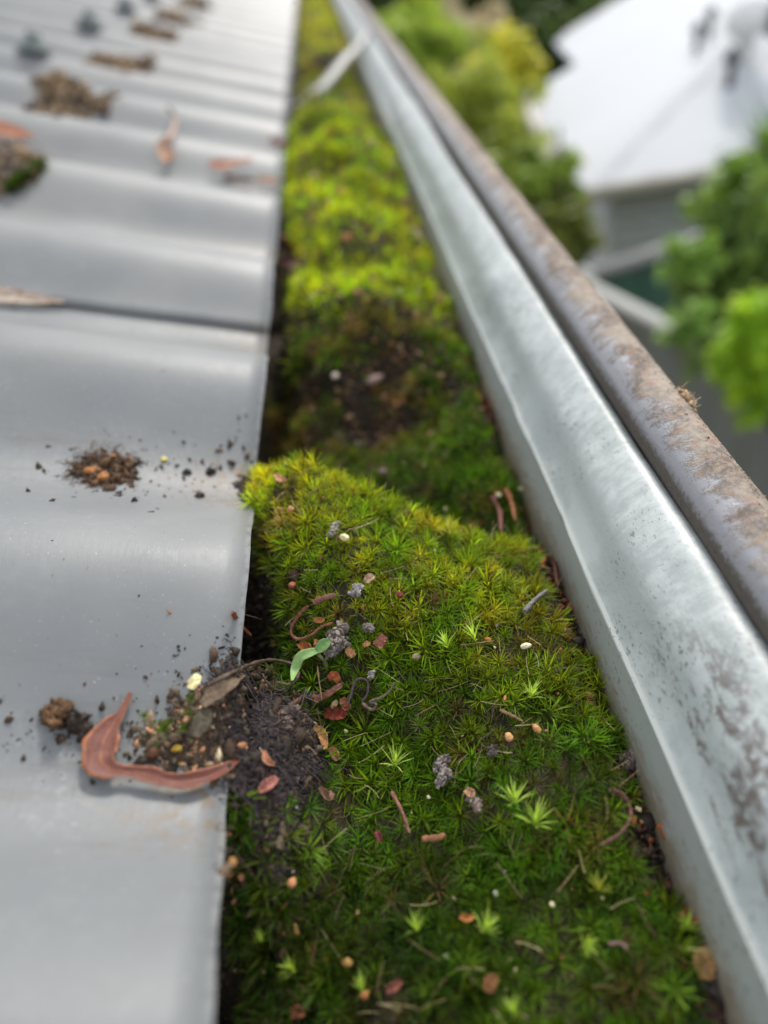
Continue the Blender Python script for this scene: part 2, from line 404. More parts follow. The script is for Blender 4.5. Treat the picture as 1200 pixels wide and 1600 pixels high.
sl = np.concatenate([[0], np.cumsum(np.linalg.norm(np.diff(prof, axis=0), axis=1))]); sl = sl - sl[i0]
yy = np.concatenate([np.arange(-.35, .6, .0045), np.arange(.6, 2., .02), np.linspace(2, 7, 40)])
GUT_Y = (yy[0], yy[-1])
def wob(X, Yv, s):
    k = sstep(0, .012, s)
    return k * (.0008 * noise(X * 0 + s, Yv, .024, 21, 2) + .0006 * noise(X * 0, Yv, .11, 22))
A = []; n_ = len(prof)
tang = np.gradient(prof, axis=0); tang /= np.linalg.norm(tang, axis=1)[:, None] + 1e-12
nrm = np.stack([-tang[:, 1], tang[:, 0]], -1)
gutter = empty('roof_gutter', (.06, 0, -.08), label='pale grey steel gutter choked with moss along the roof edge', category='gutter')
def extr(off):
    k = np.repeat(prof[:, None, :], len(yy), 1) + nrm[:, None, :] * off
    W = wob(np.zeros((n_, len(yy))), np.repeat(yy[None], n_, 0), np.repeat(sl[:, None], len(yy), 1))
    k = k + nrm[:, None, :] * W[..., None] * 1.0
    return np.stack([k[..., 0], np.repeat(yy[None], n_, 0), k[..., 1]], -1).reshape(-1, 3)
uvg = np.stack([np.repeat(sl[:, None], len(yy), 1), np.repeat(yy[None], n_, 0)], -1).reshape(-1, 2)
Vt = extr(0.); Vb = extr(-.0006)
fr = [grid_faces(n_, len(yy)), grid_faces(n_, len(yy), len(Vt), flip=True)]
link('trough', mesh('trough', np.concatenate([Vt, Vb]), np.concatenate(fr), gutter_mat, uv=np.tile(uvg, (2, 1))), parent=gutter)
# rolled bead, angle 0 = right (outer) side going over the top to the groove
BC = np.array([.0903, .0016]); BR = .0065
na = 40; ang = np.linspace(-.25 * 2 * np.pi, .66 * 2 * np.pi, na)
AN, YB = np.meshgrid(ang, yy, indexing='ij'); u_ = AN / (2 * np.pi)
rr = BR + .00012 * noise(AN, YB, .05, 31) + np.where((u_ < .25), .00022 * np.abs(noise(AN * BR, YB, .0022, 33, 3)), 0)
V = np.stack([BC[0] + rr * np.cos(AN), YB, BC[1] + rr * np.sin(AN)], -1).reshape(-1, 3)
link('rolled_bead', mesh('rolled_bead', V, grid_faces(na, len(yy), flip=True), bead_mat, uv=np.stack([u_, YB], -1).reshape(-1, 2)), parent=gutter)
outer = np.array([(.0979, .0008), (.0981, -.01), (.0981, -.084), (.0965, -.0875), (.051, -.0885)])
V = np.stack([np.repeat(outer[:, :1], len(yy), 1), np.repeat(yy[None], 5, 0), np.repeat(outer[:, 1:], len(yy), 1)], -1).reshape(-1, 3)
link('front_face', mesh('front_face', V, grid_faces(5, len(yy), flip=True), gutter_mat, smooth=False, uv=np.stack([np.full(5 * len(yy), .018), np.tile(yy, 5)], -1)), parent=gutter)

# strap that ties the gutter's top edge back under the roof
def ribbon(path, width_vec, half, thick, mat, name, uvw=True, col=None, **k):
    """strip along path (n,3), half width (n,), width direction (n,3)"""
    path = np.asarray(path, float); n = len(path); wv = np.asarray(width_vec, float); wv = wv / np.linalg.norm(wv, axis=1)[:, None]
    t = np.gradient(path, axis=0); t /= np.linalg.norm(t, axis=1)[:, None]; nn = np.cross(t, wv); nn /= np.linalg.norm(nn, axis=1)[:, None]
    half = np.broadcast_to(half, (n,))[:, None]
    V = np.stack([path - wv * half, path - wv * half + nn * thick, path + wv * half + nn * thick, path + wv * half], 0).reshape(-1, 3)
    f = grid_faces(4, n, close_u=True)
    caps = np.array([[0, n, 2 * n, 3 * n], [n - 1, 4 * n - 1, 3 * n - 1, 2 * n - 1]])
    return link(name, mesh(name, V, np.concatenate([f, caps]), mat, smooth=False, col=col), **k)
a = at_z(452, 166, -.024); b = at_z(506, 132, -.014); c = at_z(560, 68, .0); d = at_z(578, 40, .0015); e_ = d + np.array([.004, .010, -.004])
pts = spline([np.array([-.03, a[1] - .06, -.03]), a, at_z(480, 154, -.020), b, at_z(538, 92, -.004), c, d, e_], 6)
tg_ = np.gradient(pts, axis=0); wvv = np.cross(tg_, np.array([[-.15, -.75, .62]])); wvv[:10] = wvv[:10] * .5 + np.array([0, 0, .4]) * np.linalg.norm(wvv[:10], axis=1)[:, None]
ribbon(pts, wvv, .0050, .0014, strap_mat, 'gutter_strap', parent=gutter)

# ------------------------------------------------------------------ moss terrain in the gutter
def gs(x, y, cx, cy, sx, sy): return np.exp(-((x - cx) / sx) ** 2 - ((y - cy) / sy) ** 2)
def ridge_y(x): return .006 - .50 * np.clip(x, -.01, .07) + .003 * noise(x, x * 0, .02, 61)
def H(x, y):
    x = np.asarray(x, float); y = np.asarray(y, float)
    base = -.0250 + .0038 * noise(x, y, .026, 41, 2) + .0016 * noise(x, y, .009, 42)
    r = y - ridge_y(x)
    top = -.0022 + .0034 * gs(x, y * 0, .0125, 0, .011, 1.) - .0115 * sstep(.012, .045, x) + .0018 * gs(x, y * 0, .036, 0, .007, 1.) - .009 * sstep(.04, .068, x) - .003 * sstep(.012, -.01, x)
    frontA = sstep(-.068, -.008, r) * (r <= 0) + (r > 0)
    backA = 1 - sstep(.002, .016, r)
    pit = -.037 + .005 * noise(x, y, .014, 44, 2) + .012 * sstep(.030, .064, x)
    A_ = np.where(r <= -.004, base + (top - base) * frontA, pit + (top - pit) * backA * 1.0)
    bl = sstep(-.006, .002, r); fr_ = base + (top - base) * sstep(-.068, -.008, r)
    z = fr_ * (1 - bl) + (pit + (top - pit) * backA) * bl
    # second, bright mound behind the pit, its near face broken and bare
    yb = .092 + .024 * noise(x, y * .6, .017, 45, 2) - .10 * np.clip(x - .035, 0, .05) * 8
    topB = -.0095 - .013 * sstep(.032, .066, x) + .0075 * noise(x, y, .045, 46, 2) + .0028 * noise(x, y, .016, 47) - .006 * sstep(.010, .0, x) * (1 - gs(x * 0, y, 0, .34, 1, .07))
    rise = sstep(-.026, .020, y - yb)
    for yc, xc, am in ((.125, .022, .004), (.185, .038, .007), (.235, .018, .005), (.315, .030, .011), (.40, .028, .010)): topB = topB + am * gs(x, y, xc, yc, .026, .026)
    for yc in (.155, .275, .360): topB = topB - .007 * gs(x, y, .03, yc + .1 * (x - .03), .05, .013)
    z = z + (topB - z) * rise
    # dips and further mounds
    z = z - .026 * gs(x, y, .010, .47, .05, .035)
    zc = -.013 - .014 * sstep(.04, .066, x) + .014 * noise(x, y, .07, 48, 2) - .010 * sstep(.012, 0, x)
    k = sstep(.48, .54, y); z = z * (1 - k) + zc * k
    z = z - .02 * gs(x, y, .012, .72, .04, .04)
    # slack beside the sheet edge in front of the first mound, and a dark trough right under the edge
    z = z - .012 * sstep(.006, -.006, x) * sstep(-.056, -.044, y) * sstep(-.002, -.014, y)
    z = z - .010 * sstep(-.002, -.009, x) * sstep(-.05, -.075, y)
    z = z - .012 * sstep(.004, -.006, x) * sstep(.012, .03, y) * sstep(.30, .20, y)
    # soil spill that comes off the roof valley at y = -.07
    z = np.maximum(z, -.0085 - .30 * np.clip(x, 0, .1) - 20. * (y + .0625 + .2 * x) ** 2 - .017 * sstep(.003, .018, x) + .0008 * noise(x, y, .004, 49, 2))
    # a low lip of litter against the gutter wall
    z = z - .004 * sstep(.0575, .064, x)
    return z
def h_moss(P): return P[:, 2] - H(P[:, 0], P[:, 1])
def on_moss(px, py): return surf_pick(px, py, h_moss)
def on_any(px, py): return surf_pick(px, py, lambda P: np.where(P[:, 0] < .0, np.minimum(h_roof(P), 1), h_moss(P)))

gx = np.arange(-.03, .0665, .0011); gy = np.concatenate([np.arange(-.20, .25, .0011), np.arange(.25, .8, .004), np.arange(.8, 6.9, .03)])
X, Y = np.meshgrid(gx, gy, indexing='ij'); Zm = H(X, Y) - .0012 + .0005 * noise(X, Y, .003, 50, 2)
link('gutter_soil', mesh('gutter_soil', np.stack([X, Y, Zm], -1).reshape(-1, 3), grid_faces(len(gx), len(gy)), soil_mat), kind='structure')

def norm_of(x, y, e=.001):
    n = np.stack([-(H(x + e, y) - H(x - e, y)) / (2 * e), -(H(x, y + e) - H(x, y - e)) / (2 * e), np.ones_like(x)], -1)
    return n / np.linalg.norm(n, axis=1)[:, None]

def frames(a):
    h = np.where(np.abs(a[:, 2:3]) < .9, [[0, 0, 1.]], [[1., 0, 0]]); u = np.cross(a, h); u /= np.linalg.norm(u, axis=1)[:, None]
    return u, np.cross(a, u)

def stars(P, A, L, nl, ctip, cbase, wid=.085, spread=(.22, 1.35), curl=.35, stem=.9):
    """star-shaped moss shoots. P (n,3), A axis (n,3), L leaf length (n,), ctip/cbase (n,3)."""
    n = len(P); u, v = frames(A)
    k = np.arange(nl)[None]; ga = 2.39996
    ph = k * ga + rng.uniform(0, 6.28, (n, 1)) + rng.normal(0, .25, (n, nl))
    q = (k + .5) / nl                                     # 0 = innermost leaf at the top, 1 = lowest
    th = spread[0] + (spread[1] - spread[0]) * q ** .8 + rng.normal(0, .13, (n, nl))
    dirr = np.cos(ph)[..., None] * u[:, None] + np.sin(ph)[..., None] * v[:, None]
    ax = A[:, None]
    d1 = np.cos(th)[..., None] * ax + np.sin(th)[..., None] * dirr
    th2 = th + curl * rng.uniform(.3, 1.4, (n, nl)); d2 = np.cos(th2)[..., None] * ax + np.sin(th2)[..., None] * dirr
    ll = L[:, None] * (.72 + .38 * np.sin(q * 2.6)) * rng.uniform(.8, 1.15, (n, nl))
    b = P[:, None] - ax * (q[..., None] * L[:, None, None] * stem) + dirr * (L[:, None, None] * .04)
    m_ = b + d1 * (ll * .45)[..., None]; t = m_ + d2 * (ll * .55)[..., None]
    side = np.cross(d1, dirr); side /= np.linalg.norm(side, axis=2)[..., None] + 1e-9
    w_ = (L[:, None] * wid)[..., None] * rng.uniform(.75, 1.2, (n, nl, 1))
    V = np.stack([b - side * w_ * .55, b + side * w_ * .55, m_ - side * w_ * .5, m_ + side * w_ * .5, t], 2).reshape(-1, 3)
    o = np.arange(n * nl)[:, None] * 5
    q4 = o + np.array([[0, 1, 3, 2]]); t3 = o + np.array([[2, 3, 4]])
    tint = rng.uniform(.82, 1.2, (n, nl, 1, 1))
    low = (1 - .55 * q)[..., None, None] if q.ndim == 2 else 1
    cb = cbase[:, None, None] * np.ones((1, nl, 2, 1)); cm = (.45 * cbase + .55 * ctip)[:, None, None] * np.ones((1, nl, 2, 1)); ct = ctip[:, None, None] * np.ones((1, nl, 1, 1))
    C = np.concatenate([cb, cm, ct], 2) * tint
    return V, q4, t3, C.reshape(-1, 3)

GREEN = np.array([.100, .200, .007]); YG = np.array([.41, .46, .018]); DEEP = np.array([.045, .090, .006]); OLIVE = np.array([.060, .068, .013]); BROWN = np.array([.115, .065, .025]); GOLD = np.array([.44, .45, .017]); LIME = np.array([.33, .50, .014])
def moss_tint(x, y):
    """(n,3) tip colour of the living moss, by where it grows"""
    n = len(x); r = y - ridge_y(x)
    c = np.tile(GREEN, (n, 1))
    def lay(c, col, k): return c + (col - c) * np.clip(k, 0, 1)[:, None]
    p1 = noise(x, y, .018, 71, 2); p2 = noise(x, y, .007, 72)
    c = lay(c, YG, 1.0 * sstep(-.050, -.012, r) * sstep(.02, .004, r) * (.72 + .6 * p1))
    c = lay(c, np.array([.10, .24, .006]), .6 * sstep(.1, .5, p2) * (r < 0))
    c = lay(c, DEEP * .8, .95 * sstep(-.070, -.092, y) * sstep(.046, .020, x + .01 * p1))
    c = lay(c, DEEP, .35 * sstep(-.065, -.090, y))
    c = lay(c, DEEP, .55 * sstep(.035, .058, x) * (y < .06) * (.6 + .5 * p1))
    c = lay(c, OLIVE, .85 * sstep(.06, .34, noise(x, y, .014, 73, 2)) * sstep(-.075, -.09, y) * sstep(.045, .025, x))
    c = lay(c, np.array([.065, .14, .008]), .8 * sstep(.012, .02, r) * (y < .08))
    c = lay(c, BROWN * 2.2, .85 * np.exp(-((y - .085) / .026) ** 2) * sstep(-.35, .25, noise(x, y, .012, 74, 2)) * sstep(.066, .050, x) * (r > .015))
    kb = sstep(.100, .125, y); far = LIME + (GOLD - LIME) * np.clip(.35 + .6 * noise(x, y, .05, 75, 2) + .75 * sstep(.3, .7, y), 0, 1)[:, None]
    far = far + (GREEN * 1.2 - far) * (np.clip(.25 + 1.3 * noise(x, y, .035, 76, 2), 0, 1) * .8)[:, None]
    c = lay(c, np.array([.17, .12, .035]), .75 * sstep(.42, .62, noise(x, y, .009, 77, 2)) * (y < .06))
    c = c * (1 - kb[:, None]) + far * kb[:, None]
    return c * np.where((y < .09)[:, None], [[1.25, 1.32, 1.]], [[1.1, 1.2, 1.]])

def grow(name, xr, yr, spacing, L, nl, mask=None, seedcol=None, wid=.058, **k):
    nx = int((xr[1] - xr[0]) / spacing); ny = int((yr[1] - yr[0]) / spacing)
    i, j = np.meshgrid(np.arange(nx), np.arange(ny), indexing='ij')
    x = xr[0] + (i.ravel() + rng.uniform(0, 1, nx * ny)) * spacing; y = yr[0] + (j.ravel() + rng.uniform(0, 1, nx * ny)) * spacing
    keep = np.ones(len(x), bool)
    if mask is not None: keep = mask(x, y)
    x, y = x[keep], y[keep]; n = len(x)
    nn = norm_of(x, y); Ax = nn * .8 + np.array([[.05, -.10, .45]]) + rng.normal(0, .32, (n, 3)); Ax /= np.linalg.norm(Ax, axis=1)[:, None]
    clump = noise(x, y, .009, 79)
    LL = L * np.exp(rng.normal(-.16, .30, n)).clip(.4, 1.35) * (1 + .25 * clump)
    z = H(x, y) + .0004 + .0011 * clump * (L / .004) + rng.uniform(-.0012, .0014, n)
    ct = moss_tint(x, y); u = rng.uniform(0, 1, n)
    ct = ct * np.exp(rng.normal(0, .34, (n, 1))).clip(.4, 1.8); ct[:, 0] *= rng.uniform(.75, 1.35, n)
    fresh = u > .975; ct[fresh] = np.array([.22, .40, .03]) * rng.uniform(.8, 1.2, (fresh.sum(), 1)); LL[fresh] *= 1.15
    dead = u < .045; ct[dead] = np.array([.20, .15, .05]) * rng.uniform(.6, 1.2, (dead.sum(), 1))
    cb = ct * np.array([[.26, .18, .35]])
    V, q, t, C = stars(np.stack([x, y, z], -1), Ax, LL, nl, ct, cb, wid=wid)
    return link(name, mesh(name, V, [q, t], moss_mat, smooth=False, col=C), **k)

def spill(x, y):   # where bare soil lies on top of the moss
    return ((x + .001) / .0112) ** 2 + ((y + .0620 + .25 * x) / .0115) ** 2
def m_living(x, y):
    w_ = noise(x, y, .008, 81, 2)
    s = spill(x, y) + .35 * w_
    bare_edge = (x < -.0050 + .002 * w_) & (y < -.012)
    wallsoil = (x > .0615 + .003 * w_) & (noise(x * 0, y, .012, 82) > -.05) & (y < .08)
    gap = (x < .0010 + .003 * w_) & (y > -.056) & (y < -.018)
    u = rng.uniform(0, 1, len(x))
    return (s > 1.0) & ~bare_edge & ~wallsoil & ~gap & ~(gap & (u < .7))
isA = lambda x, y: (y - ridge_y(x) > -.052) & (y - ridge_y(x) < .018) & (x < .052)
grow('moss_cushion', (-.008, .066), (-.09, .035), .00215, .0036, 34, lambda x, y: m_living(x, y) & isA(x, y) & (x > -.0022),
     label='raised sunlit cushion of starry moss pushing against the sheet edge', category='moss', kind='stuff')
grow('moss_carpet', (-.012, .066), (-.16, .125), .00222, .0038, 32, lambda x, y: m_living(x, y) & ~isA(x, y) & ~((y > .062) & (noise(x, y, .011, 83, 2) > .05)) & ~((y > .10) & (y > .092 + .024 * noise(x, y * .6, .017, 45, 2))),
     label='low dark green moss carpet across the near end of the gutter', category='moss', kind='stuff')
grow('moss_bank', (-.006, .066), (.085, .46), .0034, .0056, 14, lambda x, y: ~((x < .002) & (noise(x, y, .03, 84) > -.1) & (y < .27)) & (y > .092 + .024 * noise(x, y * .6, .017, 45, 2) - .003),
     label='bright lime moss bank in the middle distance of the gutter', category='moss', wid=.1, kind='stuff')
grow('distant_moss', (.0, .066), (.46, 2.6), .0065, .0075, 9, None,
     label='golden moss filling the far end of the gutter under the strap', category='moss', wid=.11, kind='stuff')

# ------------------------------------------------------------------ crumbs, sticks, leaves
phi = (1 + 5 ** .5) / 2
ICO = np.array([(-1, phi, 0), (1, phi, 0), (-1, -phi, 0), (1, -phi, 0), (0, -1, phi), (0, 1, phi), (0, -1, -phi), (0, 1, -phi), (phi, 0, -1), (phi, 0, 1), (-phi, 0, -1), (-phi, 0, 1)]); ICO /= np.linalg.norm(ICO[0])
ICF = np.array([(0, 11, 5), (0, 5, 1), (0, 1, 7), (0, 7, 10), (0, 10, 11), (1, 5, 9), (5, 11, 4), (11, 10, 2), (10, 7, 6), (7, 1, 8), (3, 9, 4), (3, 4, 2), (3, 2, 6), (3, 6, 8), (3, 8, 9), (4, 9, 5), (2, 4, 11), (6, 2, 10), (8, 6, 7), (9, 8, 1)])
def subdiv(V, Fa):
    V = list(map(tuple, V)); mid = {}; out = []
    def md(a, b):
        k = (min(a, b), max(a, b))
        if k not in mid:
            p = (np.array(V[a]) + np.array(V[b])) / 2; p /= np.linalg.norm(p); mid[k] = len(V); V.append(tuple(p))
        return mid[k]
    for a, b, c in Fa:
        x, y, z = md(a, b), md(b, c), md(c, a); out += [(a, x, z), (b, y, x), (c, z, y), (x, y, z)]
    return np.array(V), np.array(out)
ICO2, ICF2 = subdiv(ICO, ICF); ICO3, ICF3 = subdiv(ICO2, ICF2)

def crumbs(P, size, col, aniso=.45, rough=.3, hi=False):
    """many little lumps as one array set"""
    BV, BF = (ICO2, ICF2) if hi else (ICO, ICF)
    n = len(P); k = len(BV)
    V = BV[None] * (1 + rng.normal(0, rough, (n, k, 1))) * np.exp(rng.normal(0, aniso, (n, 1, 3)))
    a = rng.normal(0, 1, (n, 3)); a /= np.linalg.norm(a, axis=1)[:, None]; u, v = frames(a)
    Rm = np.stack([a, u, v], 1); V = np.einsum('nki,nij->nkj', V, Rm) * size[:, None, None] + P[:, None]
    Fa = BF[None] + (np.arange(n) * k)[:, None, None]
    return V.reshape(-1, 3), Fa.reshape(-1, 3), np.repeat(col, k, 0)

class Acc:
    def __init__(s): s.V, s.T, s.Q, s.C, s.n = [], [], [], [], 0
    def add(s, V, F, C):
        F = np.asarray(F) + s.n; (s.T if F.shape[1] == 3 else s.Q).append(F); s.V.append(V); s.C.append(C if np.ndim(C) == 2 else np.tile(C, (len(V), 1))); s.n += len(V)
    def build(s, name, mat=None, smooth=False, **k):
        fs = ([np.concatenate(s.Q)] if s.Q else []) + ([np.concatenate(s.T)] if s.T else [])
        return link(name, mesh(name, np.concatenate(s.V), fs, mat or litter_mat, smooth=smooth, col=np.concatenate(s.C)), **k)

def tube(path, rad, sides=6):
    path = np.asarray(path, float); n = len(path); rad = np.broadcast_to(rad, (n,))
    t = np.gradient(path, axis=0); t /= np.linalg.norm(t, axis=1)[:, None] + 1e-12
    h = np.array([.3, .2, .93]); u = np.cross(t, h); u /= np.linalg.norm(u, axis=1)[:, None] + 1e-9; v = np.cross(t, u)
    a = np.linspace(0, 2 * np.pi, sides, endpoint=False)
    V = (path[None] + (np.cos(a)[:, None, None] * u[None] + np.sin(a)[:, None, None] * v[None]) * rad[None, :, None]).reshape(-1, 3)
    Fq = grid_faces(sides, n, close_u=True)
    V = np.concatenate([V, path[:1], path[-1:]]); s = np.arange(sides); e = (s + 1) % sides
    T = np.concatenate([np.stack([s * n, e * n, np.full(sides, sides * n)], -1), np.stack([e * n + n - 1, s * n + n - 1, np.full(sides, sides * n + 1)], -1)])
    return V, Fq, T

PALE = (.50, .42, .27); ORANGE = (.46, .20, .075); RUST = (.22, .055, .022); TAN = (.40, .20, .11); PINK = (.42, .17, .12); GREY = (.17, .155, .145); DARK = (.035, .027, .022); UMBER = (.075, .048, .03); CREAM = (.72, .66, .42); YELLOW = (.60, .40, .06)

def litter_col(n, kind='soil'):
    c = np.array([DARK, UMBER, (.05, .04, .03), (.11, .08, .055), (.16, .12, .08)]); p = [.34, .3, .18, .12, .06]
    col = c[rng.choice(5, n, p=p)] * rng.uniform(.6, 1.35, (n, 1))
    b = rng.uniform(0, 1, n) < .05; col[b] = np.array(TAN) * rng.uniform(.7, 1.5, (b.sum(), 1))
    b = rng.uniform(0, 1, n) < .02; col[b] = np.array(PALE)
    return col

def place(px, py, lift=0.):
    p = on_any(px, py) ; return p + np.array([0, 0, lift])

def stick(name, pix, width, color, label, category='stick', lift=.0012, group=None, lumps=.12, arch=0., sides=8):
    """a bent stem through the given photo points, resting on whatever lies there; width in metres"""
    P = [on_any(x, y) + np.array([0, 0, lift + width * .4]) for x, y in pix]
    P = np.array(P); n = len(P)
    if arch: P[1:-1, 2] += arch * np.sin(np.linspace(0, np.pi, n))[1:-1]
    path = spline(P, 7) if n > 2 else np.linspace(P[0], P[1], 9)
    L = len(path); q = np.linspace(0, 1, L); rad = width * .43 * (1 - .35 * q) * (1 + lumps * rng.normal(0, 1, L)); rad[0] *= .8; rad[-1] *= .45
    V, Q, T = tube(path, rad, sides); c0 = path.mean(0)
    fac = np.repeat(rng.uniform(.55, 1.2, sides), L) * (1 + .12 * rng.normal(0, 1, sides * L)); V[:sides * L] = np.tile(path, (sides, 1)) + (V[:sides * L] - np.tile(path, (sides, 1))) * fac[:, None]
    C = np.array(color) * .72 * (.75 + .5 * rng.uniform(0, 1, (len(V), 1)))
    me = mesh(name, V - c0, [Q, T], litter_mat, col=C)
    return link(name, me, loc=c0, label=label, category=category, group=group)

def blob(name, px, py, w_, label, color, category='seed', stretch=(1, 1, 1), rough=.10, lift=0., group=None, ang=None, roofed=False):
    """a rounded seed, stone or crumb; w_ = width in photo pixels"""
    p = on_roof(px, py) if roofed else on_any(px, py)
    d = -(R.T @ (p - CAM))[2]; r = w_ / 2 * d / F * (.86 if w_ > 10 else .7)
    BV = ICO3; d_ = BV * np.array(stretch)
    V = d_ * (1 + rough * 2.2 * noise(BV[:, 0] + px, BV[:, 1] + BV[:, 2] * 1.7, .55, 91, 3))[:, None] * r
    a = rng.uniform(0, 6.28) if ang is None else ang; ca, sa = math.cos(a), math.sin(a); V = V @ np.array([[ca, sa, 0], [-sa, ca, 0], [0, 0, 1]])
    C = np.array(color) * (.8 + .35 * rng.uniform(0, 1, (len(V), 1)))
    return link(name, mesh(name, V, ICF3, litter_mat, col=C), loc=p + np.array([0, 0, r * .35 * stretch[2] + max(lift - .0007, 0)]), label=label, category=category, group=group)

def scrap(name, pix, halfpx, color, label, category='leaf', lift=.0012, curl=.35, mat=None, color2=None, roofed=False, arch=0., ragged=.12, group=None, crumple=.12):
    """a dry leaf or leaf fragment: midline through photo points, half-widths in photo pixels, cupped and thick"""
    P = np.array([(on_roof(x, y) if roofed else on_any(x, y)) for x, y in pix]); P[:, 2] += lift
    d = np.array([-(R.T @ (p - CAM))[2] for p in P]); hw = np.array(halfpx, float) * d / F
    per = 8; path = spline(P, per); hwS = spline(np.stack([hw, hw, hw], -1), per)[:, 0]; n = len(path); q = np.linspace(0, 1, n)
    if arch is not None: path[:, 2] += arch * np.sin(q * np.pi)
    t = np.gradient(path, axis=0); t /= np.linalg.norm(t, axis=1)[:, None]
    view = CAM - path; view /= np.linalg.norm(view, axis=1)[:, None]; up = view * .6 + np.array([0, 0, .6])
    side = np.cross(t, up); side /= np.linalg.norm(side, axis=1)[:, None]; nn = np.cross(side, t)
    nc = 9; rows = []; uvs = []; cols = []
    tone = .8 if name == 'leaf_scrap' else 1.; c1 = np.array(color) * tone; c2 = np.array(color2 if color2 is not None else color) * tone
    if name == 'leaf_scrap': hwS = hwS * .85
    for k in range(nc):
        a = -1 + 2 * k / (nc - 1); rg = 1 + ragged * noise(q * 3 + px_seed(pix), q * 0 + (1 if a > 0 else 5), .16, 93, 2) * abs(a)
        rows.append(path + side * (a * hwS * rg)[:, None] + nn * ((abs(a) ** 1.7) * curl * hwS + crumple * hwS * noise(q * 6 + px_seed(pix), q * 0 + a, .7, 94, 2))[:, None])
        uvs.append(np.stack([np.full(n, k / (nc - 1)), q * .05 * n / 20], -1)); cols.append(c1 + (c2 - c1) * q[:, None])
    top = np.stack(rows, 0).reshape(-1, 3); th = .00015
    nv = np.repeat(nn[None], nc, 0).reshape(-1, 3); bot = top - nv * th
    c0 = path.mean(0); V = np.concatenate([top, bot]) - c0; n0 = len(top)
    f = [grid_faces(nc, n), grid_faces(nc, n, n0, flip=True)]
    i = np.arange(n - 1); f.append(np.stack([i, i + 1, i + 1 + n0, i + n0], -1)); i2 = i + (nc - 1) * n; f.append(np.stack([i2, i2 + n0, i2 + 1 + n0, i2 + 1], -1))
    C = np.tile(np.stack(cols, 0).reshape(-1, 3), (2, 1)) * (.9 + .2 * rng.uniform(0, 1, (2 * n0, 1)))
    me = mesh(name, V, np.concatenate(f), mat or dryleaf_mat, col=C, uv=np.tile(np.stack(uvs, 0).reshape(-1, 2), (2, 1)))
    return link(name, me, loc=c0, label=label, category=category, group=group)
def px_seed(pix): return (pix[0][0] * .13 + pix[0][1] * .07) % 17

# --- soil heap spilling off the roof valley: crumbs on the steel, fibre mat on the moss
def in_poly(x, y, poly):
    inside = np.zeros(len(x), bool); n = len(poly); j = n - 1
    for i in range(n):
        xi, yi = poly[i]; xj, yj = poly[j]
        c = ((yi > y) != (yj > y)) & (x < (xj - xi) * (y - yi) / (yj - yi + 1e-12) + xi); inside ^= c; j = i
    return inside
def roof_h(x, y):
    """height z of the corrugated surface above (x,y)"""
    return (corr(y) - x * Nw[0]) / Nw[2]

def heap_points(poly_px, n, thick, roofed=True, fuzz=0.):
    """n points in a photo-outlined patch lying on the surface, piled up to thick metres"""
    poly = np.array(poly_px) if abs(poly_px[0][0]) < 1 else np.array([(on_roof(a, b) if roofed else on_any(a, b))[:2] for a, b in poly_px]); lo, hi = poly.min(0), poly.max(0); out = []
    cen = poly.mean(0)
    while sum(map(len, out)) < n:
        p = rng.uniform(lo, hi, (n * 2, 2)); q = p + rng.normal(0, fuzz, p.shape) if fuzz else p
        k = in_poly(p[:, 0], p[:, 1], poly); out.append(q[k])
    p = np.concatenate(out)[:n]
    # distance to outline for the dome shape
    dmin = np.full(n, 9.)
    for i in range(len(poly)):
        a, b = poly[i - 1], poly[i]; ab = b - a; t = np.clip(((p - a) @ ab) / (ab @ ab), 0, 1); dmin = np.minimum(dmin, np.linalg.norm(p - a - t[:, None] * ab, axis=1))
    dome = thick * sstep(0, thick * 2.2, dmin) * (.65 + .5 * noise(p[:, 0], p[:, 1], thick * 1.6, 97, 2))
    z = np.where(p[:, 0] < 0, roof_h(p[:, 0], p[:, 1]), H(p[:, 0], p[:, 1]))
    return np.stack([p[:, 0], p[:, 1], z + dome], -1), dome

heap_px = [(196, 1128), (245, 1122), (272, 1085), (318, 1062), (352, 1055), (378, 1030), (392, 1060), (400, 1110), (385, 1160), (352, 1215), (318, 1212), (270, 1208), (225, 1190), (198, 1160)]
acc = Acc(); P, dm = heap_points(heap_px, 9500, .0042, True, .0007)
sz = np.exp(rng.normal(math.log(.00022), .5, len(P))); sz = np.minimum(sz, .0008)
col = litter_col(len(P)); col = col * 1.5 + np.array([.03, .022, .013]) * (rng.uniform(0, 1, (len(P), 1)) < .6)
# a mossy, greyer skin on the left half
left = (P[:, 0] < -.012) & (rng.uniform(0, 1, len(P)) < .18) & (noise(P[:, 0], P[:, 1], .006, 99) > .1); col[left] = np.array([.08, .14, .02])
acc.add(*crumbs(P, sz, col)); P2 = P[rng.choice(len(P), 500)] + rng.normal(0, .002, (500, 3)) * np.array([1, 1, 0]); P2[:, 2] = roof_h(P2[:, 0], P2[:, 1]) + .0002
P2 = P2[P2[:, 0] < -.001]
acc.add(*crumbs(P2, rng.uniform(.0001, .0004, len(P2)), litter_col(len(P2))))
acc.build('soil_heap', label='brown crumbly soil heap in the roof valley at the sheet edge', category='soil', kind='stuff')

